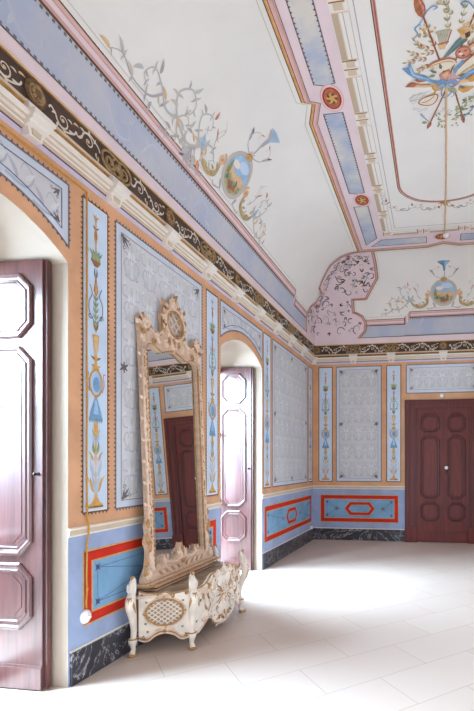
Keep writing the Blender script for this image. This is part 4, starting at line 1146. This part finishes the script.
# grey curls
for x, y, rr, sg in ((184, 446, 16, 1), (212, 440, 12, -1), (178, 480, 14, -1), (205, 520, 16, 1), (180, 512, 10, 1), (235, 528, 12, -1), (300, 545, 16, 1), (330, 540, 12, -1), (360, 548, 14, 1), (345, 572, 12, -1), (286, 570, 10, 1)):
    P.line([B(*p) for p in spiral((x, y), rr, 1.2, 0, sg)], .008, 'leaf_gray' if y < 530 else 'gray_line', 3, taper=1)
bl([(156, 456), (190, 440), (232, 434), (270, 424)], .008, 'leaf_gray', 3); bl([(160, 470), (200, 462), (240, 440)], .007, 'gray_line', 3)
P.build('painted_bouquet', ceiling)['label'] = 'painted bouquet of torches, instruments and blue ribbons at the ceiling centre'

# ================================================================ THINGS
def leaf3(b, F, u, v, a, ln, wd, d, mt, bend=0.0, h=.012):
    """raised carved leaf with a ridge"""
    Lf = []; M_ = []; Rt = []; N = 6
    for k in range(N + 1):
        t = k / N; an = a + bend * t; x = u + ln * t * math.cos(an); y = v + ln * t * math.sin(an)
        w = wd * .5 * math.sin(PI * min(1, .12 + .88 * t) ** .85); e = d + h * math.sin(PI * (.2 + .8 * t))
        Lf.append(F(x - w * math.sin(an), y + w * math.cos(an), d - .004)); M_.append(F(x, y, e)); Rt.append(F(x + w * math.sin(an), y - w * math.cos(an), d - .004))
    n = N + 1
    b.add(Lf + M_ + Rt, [(k, k + 1, n + k + 1, n + k) for k in range(N)] + [(n + k, n + k + 1, 2 * n + k + 1, 2 * n + k) for k in range(N)], mt)
def scroll3(b, F, pts, d, r, mt, n=6, taper=True):
    m_ = len(pts)
    b.tube([F(p[0], p[1], d) for p in pts], [r * (1 - (.6 * i / (m_ - 1) if taper else 0)) for i in range(m_)], mt, n)
def cscroll(b, F, c, r, turns, a, sg, d, rad, mt):
    scroll3(b, F, spiral(c, r, turns, a, sg, .15, int(16 * turns)), d, rad, mt)
    b.ball(F(c[0], c[1], d), rad * 1.3, mt, 8, 5)
def colslab(b, F, low, high, d0, d1, mt, n=48):
    """panel between two edge curves, following a curved front"""
    lo = cat(low, 6); hi = cat(high, 6)
    def at(c, u):
        for p, q in zip(c[:-1], c[1:]):
            if p[0] <= u <= q[0] and q[0] > p[0]: return p[1] + (q[1] - p[1]) * (u - p[0]) / (q[0] - p[0])
        return c[-1][1] if u >= c[-1][0] else c[0][1]
    u0, u1 = low[0][0], low[-1][0]; vs = []
    for k in range(n + 1):
        u = u0 + (u1 - u0) * k / n; a, c = at(lo, u), at(hi, u)
        vs += [F(u, a, d1), F(u, (a + c) / 2, d1), F(u, c, d1), F(u, a, d0), F(u, c, d0)]
    fs = []
    for k in range(n):
        i, j = 5 * k, 5 * k + 5
        fs += [(i, j, j + 1, i + 1), (i + 1, j + 1, j + 2, i + 2), (i + 3, i + 4, j + 4, j + 3), (i, i + 3, j + 3, j), (i + 2, j + 2, j + 4, i + 4)]
    fs += [(0, 1, 2, 4, 3), (5 * n, 5 * n + 3, 5 * n + 4, 5 * n + 2, 5 * n + 1)]
    b.add(vs, fs, mt)
    return lo, hi

UC = 3.89
# ---------------------------------------------------------------- carved console
con = thing('console_table', 'low cream and gilt carved rococo console standing against the wall under the mirror', 'console table', (.28, 3.9, 0))
ZTOP = .462
RY, FY, RX, FX = .65, .465, .095, .475
CY = 3.935
TPO = [(RX - .05, CY - RY), (RX + .02, CY - RY), (FX - .02, CY - FY), (FX + .03, CY - FY + .12), (FX + .045, CY), (FX + .03, CY + FY - .12), (FX - .02, CY + FY), (RX + .02, CY + RY), (RX - .05, CY + RY)]
F0 = lambda u, v, d: (u, v, d)
b = MB(); b.slab(F0, TPO, ZTOP - .028, ZTOP - .006, 'furniture_warm'); b.slab(F0, [(RX - .04 + (u - RX + .04) * .94, CY + (v - CY) * .96) for u, v in TPO], ZTOP - .01, ZTOP, 'stone_top')
tag(b.build('table_top', con), 'brown marbled top')
def leg(x, y, ox, oy):
    q = math.hypot(ox, oy); ox /= q; oy /= q
    b = MB()
    pts = [(-.004, .135), (-.012, .17), (-.010, .22), (.004, .28), (.026, .34), (.046, .39), (.048, .43), (.032, .47), (.010, .50)]
    b.tube([(x + ox * o, y + oy * o, z) for o, z in cat(pts, 3)], [r[0] for r in cat([(.021,), (.022,), (.024,), (.028,), (.034,), (.038,), (.038,), (.032,), (.024,)], 3)], 'furniture', 10, up=(ox, oy, 0))
    lg = b.build('leg', con)
    b = MB()      # turned foot with a gilt pad
    b.tube([(x + ox * o, y + oy * o, z) for o, z in cat([(.0, .135), (.006, .11), (.002, .08), (-.004, .05), (.01, .028), (.022, .014)], 4)], [r[0] for r in cat([(.03,), (.032,), (.022,), (.017,), (.02,), (.024,)], 4)], 'furniture', 10, up=(ox, oy, 0))
    b.lathe((x + ox * .016, y + oy * .016, 0), [(.026, 0), (.034, .004), (.034, .014), (.024, .02)], 'gilt', 14)
    b.tube([(x + .031 * math.cos(a), y + .031 * math.sin(a), .132) for a in [k * PI / 8 for k in range(16)]], .006, 'gilt', 6, closed=True)
    b.build('foot', lg)
    b = MB()      # leaf-wrapped finial above the corner
    b.tube([(x + ox * o, y + oy * o, z) for o, z in cat([(.012, .485), (.02, .52), (.012, .555), (.0, .585), (.006, .61), (.022, .617)], 4)], [r[0] for r in cat([(.026,), (.031,), (.029,), (.022,), (.013,), (.007,)], 4)], 'furniture', 10, up=(ox, oy, 0))
    b.ball((x + ox * .022, y + oy * .022, .614), .016, 'gilt', 8, 6)
    F = lambda u, v, d: (x + ox * (.036 + d) - oy * u, y + oy * (.036 + d) + ox * u, v)
    for k in (-1, 0, 1): leaf3(b, F, k * .010, .49, PI / 2 - k * .5, .08, .03, .002, 'gilt' if k == 0 else 'furniture', k * .3)
    b.build('finial', lg)
    b = MB()      # gilt line and leaf on the knee
    G = lambda u, v, d: (x + ox * (.042 - .16 * max(0, .42 - v) + d) - oy * u, y + oy * (.042 - .16 * max(0, .42 - v) + d) + ox * u, v)
    for k in (-1, 0, 1): leaf3(b, G, k * .01, .47, -PI / 2 + k * .25, .13, .028, .034 if k == 0 else .026, 'gilt', 0)
    b.build('knee_carving', lg)
for x, y, ox, oy in ((RX, CY - RY - .015, .25, -1), (RX, CY + RY + .015, .25, 1), (FX, CY - FY, .75, -.66), (FX, CY + FY, .75, .66)): leg(x, y, ox, oy)

def side_panel(sg):
    A = Vector((RX + .015, CY + sg * (RY - .035))); Bv = Vector((FX - .012, CY + sg * (FY + .0)))
    dr = (Bv - A); ln = dr.length; dr.normalize(); nr = Vector((dr.y, -dr.x)); nr = nr if nr.y * sg > 0 else -nr
    F = lambda u, v, d: (A.x + dr.x * u + nr.x * d, A.y + dr.y * u + nr.y * d, v)
    k = ln / .42
    low = [(x * k, z) for x, z in ((0, .11), (.045, .092), (.085, .098), (.13, .130), (.21, .152), (.29, .130), (.335, .098), (.375, .092), (.42, .11))]
    high = [(x * k, z) for x, z in ((0, .495), (.05, .475), (.11, .47), (.16, .46), (.21, .475), (.26, .46), (.31, .465), (.37, .475), (.42, .495))]
    b = MB(); lo, hi = colslab(b, F, low, high, -.012, .010, 'furniture')
    p = b.build('side_panel', con)
    b = MB()
    scroll3(b, F, lo, .012, .008, 'furniture_warm', 6, False); scroll3(b, F, [(u, v + .014) for u, v in lo], .012, .005, 'gilt', 6, False); scroll3(b, F, [(u, v + .026) for u, v in lo], .011, .006, 'furniture_warm', 6, False)
    b.build('apron_carving', p)
    b = MB(); scroll3(b, F, [(u, v - .002) for u, v in hi], .012, .006, 'gilt', 6, False); b.build('top_moulding', p)
    m_ = ln / 2
    for sx in (-1, 1):
        b = MB(); cscroll(b, F, (m_ + sx * .05, .452), .022, 1.2, -PI / 2, sx, .014, .007, 'gilt'); b.build('gilt_scroll', p)
        b = MB(); cscroll(b, F, (m_ + sx * .165, .455), .02, 1, 0, sx, .014, .007, 'gilt'); b.build('gilt_scroll', p)
        b = MB(); cscroll(b, F, (m_ + sx * .15, .118), .018, 1.1, PI / 2, -sx, .014, .006, 'gilt'); b.build('gilt_scroll', p)
    b = MB()
    for sx in (-1, 1): leaf3(b, F, m_ + sx * .005, .165, PI / 2 - sx * 1.1, .08, .03, .014, 'furniture_warm', sx * -.4)
    b.ball(F(m_, .165, .014), (.018, .018, .014), 'gilt', 8, 5); b.build('leaf_carving', p)
    b = MB(); c = (ln / 2, .315); rx, ry = .138, .102
    b.slab(F, ell(c, rx, ry, 28), .004, .0115, 'recess')
    for t in range(-5, 6):
        for sg2 in (-1, 1):      # diagonal bars clipped to the oval
            o = t * .046; pts = []
            for q in range(41):
                w = -.2 + .4 * q / 40; u, v = w * .80 + o, w * sg2 * .62
                if (u / rx) ** 2 + (v / ry) ** 2 <= 1: pts.append((c[0] + u, c[1] + v))
            if len(pts) > 2: b.tube([F(pts[0][0], pts[0][1], .014), F(pts[-1][0], pts[-1][1], .014)], .0052, 'furniture', 5)
    b.tube([F(u, v, .014) for u, v in ell(c, rx, ry, 32)], .009, 'gilt', 7, closed=True)
    b.tube([F(u, v, .014) for u, v in ell(c, rx + .016, ry + .014, 32)], .006, 'furniture_warm', 7, closed=True)
    for a in (0, PI / 2, PI, -PI / 2): cscroll(b, F, (c[0] + (rx + .004) * math.cos(a), c[1] + (ry + .004) * math.sin(a)), .018, 1, a, 1, .016, .006, 'gilt')
    b.build('lattice_medallion', p)
    for u, v in ((.055, .40), (.05, .23), (.065, .165), (ln - .055, .40), (ln - .05, .29), (ln - .06, .19), (.05, .32), (ln - .05, .345), (.13, .425), (ln - .13, .425)):
        b = MB()
        for q in range(4): leaf3(b, F, u, v, q * PI / 2 + .6, .014, .008, .0115, 'iron', 0, .003)
        b.build('floret', p)
for sg in (-1, 1): side_panel(sg)

FLN = 2 * FY
FFr = lambda u, v, d: (FX - .015 + .06 * math.sin(PI * min(1, max(0, u / FLN))) * (1 - .25 * abs(v - .36) / .3) + d, CY - FY + u, v)
k = FLN / .84
low = [(x * k, z) for x, z in ((0, .14), (.06, .105), (.12, .135), (.19, .185), (.25, .155), (.31, .10), (.37, .075), (.42, .068), (.47, .075), (.53, .10), (.59, .155), (.65, .185), (.72, .135), (.78, .105), (.84, .14))]
high = [(x * k, z) for x, z in ((0, .495), (.06, .47), (.13, .475), (.18, .50), (.23, .54), (.29, .545), (.35, .53), (.42, .55), (.49, .53), (.55, .545), (.61, .54), (.66, .50), (.71, .475), (.78, .47), (.84, .495))]
b = MB(); lo, hi = colslab(b, FFr, low, high, -.014, .010, 'furniture', 64)
fp = b.build('front_panel', con)
b = MB(); F = FFr; m_ = FLN / 2
scroll3(b, F, lo, .012, .009, 'furniture_warm', 6, False); scroll3(b, F, hi, .012, .007, 'gilt', 6, False)
for sx in (-1, 1):
    scroll3(b, F, cat([(m_ + sx * .05, .10), (m_ + sx * .17, .13), (m_ + sx * .21, .22), (m_ + sx * .15, .27), (m_ + sx * .11, .23), (m_ + sx * .14, .20)], 6), .018, .016, 'furniture')
    scroll3(b, F, cat([(m_ + sx * .08, .085), (m_ + sx * .19, .115), (m_ + sx * .235, .21)], 6), .016, .007, 'gilt')
    scroll3(b, F, cat([(m_ + sx * .02, .52), (m_ + sx * .15, .515), (m_ + sx * .22, .46), (m_ + sx * .20, .39), (m_ + sx * .15, .41), (m_ + sx * .165, .445)], 6), .018, .016, 'furniture')
    cscroll(b, F, (m_ + sx * .22, .345), .055, 1.3, PI / 2, sx, .018, .013, 'furniture'); cscroll(b, F, (m_ + sx * .22, .345), .062, .8, PI / 2, sx, .014, .005, 'gilt')
    cscroll(b, F, (m_ + sx * .20, .455), .045, 1.2, -PI / 2, sx, .02, .012, 'furniture_warm'); cscroll(b, F, (m_ + sx * .17, .19), .05, 1.2, 0, sx, .02, .013, 'furniture'); cscroll(b, F, (m_ + sx * .17, .19), .058, .7, 0, sx, .015, .005, 'gilt')
    for q in range(5): leaf3(b, F, m_ + sx * (.10 + .03 * q), .50 - .012 * q, PI / 2 - sx * (.2 + .3 * q), .07, .028, .016, 'furniture' if q % 2 else 'gilt', sx * .5, .016)
    for q in range(5): leaf3(b, F, m_ + sx * (.08 + .03 * q), .15 + .012 * q, -PI / 2 + sx * (.3 + .3 * q), .07, .028, .016, 'gilt' if q % 2 else 'furniture', sx * .5, .016)
    scroll3(b, F, cat([(m_ + sx * .24, .47), (m_ + sx * .27, .38), (m_ + sx * .23, .31), (m_ + sx * .26, .24)], 6), .016, .009, 'gilt')
    cscroll(b, F, (m_ + sx * .30, .43), .04, 1.2, 0, sx, .014, .010, 'furniture_warm'); cscroll(b, F, (m_ + sx * .30, .20), .034, 1.2, PI, -sx, .014, .010, 'furniture_warm')
    cscroll(b, F, (m_ + sx * .12, .525), .03, 1.2, PI / 2, sx, .02, .012, 'furniture'); cscroll(b, F, (m_ + sx * .075, .13), .028, 1.2, -PI / 2, sx, .02, .010, 'gilt')
    for q in range(4): leaf3(b, F, m_ + sx * (.27 + .025 * q), .26 + .05 * q, PI / 2 - sx * (.9 - .3 * q), .07, .03, .012, 'furniture_warm' if q % 2 else 'gilt', sx * .4)
    for q in range(3): leaf3(b, F, m_ + sx * .06, .085, PI / 2 - sx * (.5 + .5 * q), .08, .03, .014, 'furniture', sx * -.3)
for q in range(5): leaf3(b, F, m_, .10, PI / 2 + (q - 2) * .45, .08, .032, .02, 'furniture' if q % 2 else 'gilt')
for q in range(7): leaf3(b, F, m_, .50, PI / 2 + (q - 3) * .42, .085 if q != 3 else .11, .035, .016, 'furniture' if q % 2 else 'furniture_warm', 0, .016)
b.build('scroll_carving', fp)
b = MB(); r = random.Random(3)
for q in range(11):
    a = r.random() * 6.28; rr = .075 * math.sqrt(r.random()); u, v = m_ + rr * 1.2 * math.cos(a), .345 + rr * math.sin(a)
    for w in range(5): leaf3(b, F, u, v, w * 1.256 + q, .024, .018, .018, 'furniture' if q % 3 else 'furniture_warm', 0, .008)
    b.ball(F(u, v, .024), .006, 'gilt', 6, 4)
for q in range(10): leaf3(b, F, m_, .335, q * PI / 5 + .2, .11, .035, .012, 'furniture_warm' if q % 2 else 'furniture', .5, .014)
for sx in (-1, 1):
    for q in range(5):
        a = -1.2 + .6 * q
        scroll3(b, F, cat([(m_ + sx * .03, .335), (m_ + sx * (.07 + .02 * math.cos(a)), .335 + .06 * math.sin(a)), (m_ + sx * (.13 + .02 * math.cos(a)), .335 + .11 * math.sin(a)), (m_ + sx * .12, .335 + .14 * math.sin(a))], 4), .016, .0055, 'gilt', 5)
b.build('flower_carving', fp)
for u, v in ((.06, .42), (.06, .2), (.055, .31), (FLN - .06, .42), (FLN - .06, .2), (FLN - .055, .31), (.11, .36), (FLN - .11, .36)):
    b = MB()
    for q in range(4): leaf3(b, F, u, v, q * PI / 2 + .6, .014, .008, .0115, 'iron', 0, .003)
    b.build('floret', fp)
b = MB(); b.box((.03, CY - RY + .05, .14), (.05, CY + RY - .05, .44), 'recess'); b.build('back_panel', con)

# ---------------------------------------------------------------- leaning pier mirror
mir = thing('pier_mirror', 'tall carved cream and gilt mirror leaning on the console, reflecting the dark door', 'mirror', (.13, UC, ZTOP))
LEAN = .044
FM = lambda u, v, d: (.108 - LEAN * (v - .47) + d * 1.0, UC + u, v + d * LEAN)
# base plinth with gilt moulding
b = MB()
b.slab(FM, [(-.475, ZTOP + .003), (.51, ZTOP + .003), (.51, .512), (-.475, .512)], -.05, .085, 'frame_tan')
b.slab(FM, [(-.575, .512), (.605, .512), (.605, .524), (-.575, .524)], -.05, .095, 'gilt'); b.slab(FM, [(-.565, .524), (.595, .524), (.595, .538), (-.565, .538)], -.05, .075, 'frame_tan'); b.slab(FM, [(-.478, .480), (.513, .480), (.513, .490), (-.478, .490)], -.05, .092, 'gilt_dark')
b.build('plinth', mir)
b = MB(); b.add([FM(-.41, .60, .016), FM(.41, .60, .016), FM(.41, 2.52, .016), FM(-.41, 2.52, .016)], [(0, 1, 2, 3)], 'mirror_glass')
tag(b.build('mirror_glass', mir), 'clear mirror glass')
b = MB(); b.slab(FM, [(-.45, .56), (.45, .56), (.45, 2.55), (-.45, 2.55)], -.006, .010, 'gilt_dark'); b.build('backboard', mir)
def stile(sx):
    b = MB()
    half = [(.406, .54), (.406, 2.46), (.466, 2.46), (.466, 1.05), (.474, 1.02), (.490, 1.0), (.482, .95), (.478, .92), (.500, .88), (.505, .85), (.488, .82), (.480, .78), (.490, .72), (.505, .66), (.535, .615), (.555, .59), (.56, .56), (.55, .54)]
    o_ = [(sx * x, z) for x, z in half]
    b.slab(FM, o_, .0, .045, 'frame_tan')
    st = b.build('stile', mir)
    b = MB()
    b.tube([FM(sx * .408, z, .045) for z in (.64, 1.2, 1.8, 2.44)], .009, 'gilt', 8)
    b.tube([FM(sx * .464, z, .043) for z in (.95, 1.4, 1.9, 2.44)], .010, 'frame_cream', 8)
    b.tube([FM(sx * .428, z, .045) for z in (.80, 1.4, 1.9, 2.40)], .004, 'frame_cream', 8)
    n = 44
    for k in range(n):
        z = .68 + (2.42 - .68) * k / (n - 1)
        b.ball(FM(sx * .418, z, .047), (.006, .008, .011), 'frame_cream' if k % 2 else 'frame_tan', 6, 4)
    b.build('beading', st)
    for k in range(9):
        b = MB()
        z = .92 + k * .175
        leaf3(b, FM, sx * .446, z, PI / 2 + .35, .085, .024, .046, 'frame_cream' if k % 2 else 'gilt', -.5); leaf3(b, FM, sx * .446, z + .02, PI / 2 - .35, .08, .022, .046, 'gilt' if k % 2 else 'frame_cream', .5)
        b.ball(FM(sx * .446, z - .02, .048), .009, 'gilt', 7, 5)
        leaf3(b, FM, sx * .463, z + .06, PI / 2 - sx * .9, .045, .03, .03, 'frame_cream', 0)
        b.build('leaf_spray', st)
    b = MB()
    for x, z, a, ln in ((.475, .98, .5, .07), (.485, .86, .7, .08), (.475, .78, .2, .09), (.50, .68, .9, .08), (.52, .60, .8, .07), (.45, .70, .3, .16), (.43, .62, .5, .14)):
        leaf3(b, FM, sx * x, z, PI / 2 - sx * a, ln, .05, .046, 'gilt' if ln < .1 else 'frame_cream', sx * .5, .02)
    cscroll(b, FM, (sx * .51, .60), .035, 1.3, PI / 2, sx, .05, .016, 'frame_cream'); cscroll(b, FM, (sx * .482, .86), .022, 1.2, 0, sx, .05, .012, 'gilt')
    b.build('leaf_carving', st)
stile(-1); stile(1)
# bottom rail with leaf crest
b = MB()
half = [(.0, .78), (.025, .74), (.05, .69), (.10, .66), (.16, .655), (.23, .665), (.26, .72), (.29, .70), (.30, .665), (.35, .655), (.41, .68)]
o_ = [(-x, z) for x, z in reversed(half[1:])] + half
b.slab(FM, [(-.41, .54)] + o_ + [(.41, .54)], .0, .042, 'frame_tan')
br = b.build('bottom_rail', mir)
b = MB()
for sx in (-1, 1):
    scroll3(b, FM, cat([(sx * .02, .67), (sx * .09, .635), (sx * .18, .64), (sx * .25, .66), (sx * .27, .63), (sx * .24, .615)], 5), .046, .013, 'frame_cream')
    for q in range(8): leaf3(b, FM, sx * (.05 + .045 * q), .565, PI / 2 - sx * .5, .065, .028, .043, 'frame_cream' if q % 2 else 'gilt', sx * -.4)
    for a in (-.5, 0, .5): leaf3(b, FM, sx * .25, .655, PI / 2 + a, .075, .03, .043, 'frame_cream' if a else 'gilt')
for a in (-.7, -.35, 0, .35, .7): leaf3(b, FM, 0, .63, PI / 2 + a, .16 if a == 0 else .12, .045, .044, 'frame_cream' if a else 'gilt', 0, .022)
b.ball(FM(0, .62, .05), .024, 'gilt', 9, 6)
b.build('leaf_carving', br)
# crest
CS = lambda x, z: .035 * max(0, 1 - abs(x) / .36) * (z > 2.6)
b = MB()
half = [(.0, 3.03), (.03, 2.985), (.075, 2.965), (.115, 2.93), (.15, 2.88), (.176, 2.84), (.182, 2.78), (.172, 2.72), (.178, 2.67), (.21, 2.635), (.26, 2.622), (.31, 2.635), (.345, 2.66), (.36, 2.69), (.375, 2.72), (.415, 2.735), (.455, 2.722), (.478, 2.68), (.480, 2.64), (.470, 2.56), (.466, 2.45)]
inn = [(.406, 2.44), (.40, 2.475), (.35, 2.50), (.29, 2.485), (.22, 2.46), (.14, 2.48), (.07, 2.505), (.0, 2.51)]
full = half + inn
o_ = full + [(-x, z) for x, z in reversed(full) if x > 0]
o_ = [(x + CS(x, z), z) for x, z in o_]
hole = ell((.04, 2.775), .122, .112, 28)
b.slab(FM, o_, .0, .045, 'frame_tan', [hole])
cr = b.build('crest', mir)
b = MB(); c = (.04, 2.775); rx, ry = .125, .115
for t in range(-2, 3):
    for s2 in (-1, 1):
        pts = []
        for q in range(61):
            w = -.25 + .5 * q / 60; u, v = w * .62 + t * .088, w * s2 * .62
            if (u / rx) ** 2 + (v / ry) ** 2 <= 1: pts.append((c[0] + u, c[1] + v))
        if len(pts) > 2: b.tube([FM(*pts[0], .026), FM(*pts[-1], .026)], .0075, 'frame_cream', 6)
b.build('lattice', cr)
b = MB()
b.tube([FM(u, v, .045) for u, v in ell(c, .128, .118, 32)], .010, 'gilt', 7, closed=True); b.tube([FM(u, v, .042) for u, v in ell(c, .150, .142, 32)], .012, 'frame_cream', 7, closed=True)
for q in range(12):
    a = q * PI / 6 + .2; leaf3(b, FM, c[0] + .152 * math.cos(a), c[1] + .146 * math.sin(a), a + .5, .06, .032, .044, 'frame_cream' if q % 2 else 'gilt', .5, .016)
for a in (-.9, -.45, 0, .45, .9): leaf3(b, FM, .035, 2.93, PI / 2 + a, .13 if a == 0 else .10, .04, .046, 'frame_cream' if a else 'gilt', 0, .02)
leaf3(b, FM, .05, 3.0, PI / 2 - .2, .08, .03, .046, 'gilt', -.4, .018)
for sx in (-1, 1):
    cscroll(b, FM, (sx * .415, 2.668), .055, 1.4, PI / 2, sx, .048, .018, 'frame_cream'); cscroll(b, FM, (sx * .45, 2.59), .026, 1.2, 0, sx, .048, .012, 'gilt')
    scroll3(b, FM, cat([(sx * .17, 2.66), (sx * .25, 2.605), (sx * .33, 2.625), (sx * .36, 2.67)], 6), .046, .012, 'frame_cream')
    scroll3(b, FM, cat([(sx * .165, 2.67), (sx * .175, 2.76), (sx * .16, 2.85), (sx * .12, 2.93)], 6), .045, .010, 'gilt')
    scroll3(b, FM, cat([(sx * .02, 2.515), (sx * .12, 2.49), (sx * .20, 2.468), (sx * .30, 2.505), (sx * .38, 2.495), (sx * .41, 2.46)], 6), .046, .010, 'gilt')
    cscroll(b, FM, (sx * .30, 2.535), .032, 1.3, -PI / 2, sx, .048, .011, 'gilt'); cscroll(b, FM, (sx * .12, 2.56), .034, 1.3, PI / 2, -sx, .048, .012, 'frame_cream')
    for x, z, a, ln in ((.50, 2.64, 1.3, .05), (.39, 2.60, -.4, .10), (.44, 2.50, .2, .10), (.22, 2.54, .9, .09), (.07, 2.56, .4, .09), (.15, 2.90, .9, .07), (.165, 2.78, 1.1, .05), (.26, 2.59, 0, .05)):
        leaf3(b, FM, sx * x + CS(x, z), z, PI / 2 - sx * a, ln, .036, .045, 'gilt' if int(x * 100) % 2 else 'frame_cream', sx * .4, .018)
for side in (1, -1):
    pth = cat([((x * side) + CS(x, z), z) for x, z in half], 3)
    for q in range(2, len(pth) - 2, 2):
        dx, dy = pth[q + 1][0] - pth[q - 1][0], pth[q + 1][1] - pth[q - 1][1]; a = math.atan2(dy, dx) + side * PI / 2
        leaf3(b, FM, pth[q][0] - .018 * math.cos(a), pth[q][1] - .018 * math.sin(a), a + .5 * side, .042, .022, .044, ('gilt', 'frame_cream', 'gilt_dark', 'frame_cream')[q // 2 % 4], .6 * side, .014)
for a in (-1.2, -.6, 0, .6, 1.2): leaf3(b, FM, 0, 2.54, PI / 2 + a, .075, .03, .046, 'frame_cream' if a else 'gilt', 0, .015)
b.build('scroll_carving', cr)

# ---------------------------------------------------------------- switch, cables, insulators, socket
sw = thing('light_switch', 'round white porcelain switch on the red-framed dado by the nearest recess', 'switch', (0, 2.884, .428))
b = MB(); b.lathe((0, 0, 0), [(.048, .001), (.05, .006), (.046, .016), (.036, .024), (.022, .03)], 'ceramic', 20); b.v = [FL(2.884 + p[0], .428 + p[1], p[2]) for p in b.v]; b.build('cover', sw)
b = MB(); b.lathe((0, 0, 0), [(.014, .028), (.014, .036), (.006, .05)], 'ceramic', 12); b.v = [FL(2.884 + p[0], .428 + p[1], p[2]) for p in b.v]; b.build('knob', sw)
b = MB()
pts = [(-.0, 3.405)] ; 
path = [(1.0, 3.405), (1.8, 3.404), (2.6, 3.405), (2.86, 3.402), (2.885, 3.38), (2.886, 3.2)] + [(2.886 + .003 * math.sin(z * 7), z) for z in (2.8, 2.4, 2.0, 1.6, 1.2, 1.08)] + [(2.887, .9), (2.884, .70), (2.886, .60), (2.880, .53), (2.883, .487)]
dd = lambda z: .027 if .98 < z < 1.09 else .016
b.tube([FL(u, z, dd(z)) for u, z in cat(path, 4)], .0062, 'cable_gold', 8)
for z in (3.0, 2.1, 1.2, .62): b.ball(FL(2.885, z, .019), (.009, .010, .014), 'cable_gold', 8, 6)
tag(b.build('electric_cable'), 'golden cloth cable running under the cornice and down to the white switch', 'cable')
b = MB()
b.tube([(2.523 + .03 * math.sin(PI * k / 16) * (.3 if k % 2 else .4) + .03 * k / 16, 4.457 + (7.30 - 4.457) * k / 16, ZC - .012) for k in range(17)], .010, 'tan', 8)
tag(b.build('ceiling_cable'), 'thin tan cable running along the ceiling from the painted bouquet to the pink border', 'cable')
def insulator(name, F, u, v, r, label):
    b = MB(); b.lathe((0, 0, 0), [(r * .75, .001), (r, .012), (r, .03), (r * .6, .038), (r * .8, .05), (r * .45, .06)], 'ceramic', 16)
    b.v = [F(u + p[0], v + p[1], p[2]) for p in b.v]
    tag(b.build(name), label, 'insulator')
insulator('ceramic_insulator', FB, 2.525, 2.785, .045, 'small white ceramic knob on the ochre strip above the dark door')
insulator('ceramic_insulator', FC, 2.575, 7.34, .05, 'white ceramic knob at the end of the ceiling cable by the border medallion')
so = thing('wall_socket', 'small white junction box above the black baseboard near the room corner', 'socket', (0, 8.70, .24))
b = MB(); b.slab(FL, [(8.655, .225), (8.745, .225), (8.745, .285), (8.655, .285)], 0, .035, 'ceramic'); b.build('box', so)
b = MB(); b.slab(FL, [(8.663, .232), (8.737, .232), (8.737, .278), (8.663, .278)], .035, .040, 'white'); b.build('cover_plate', so)
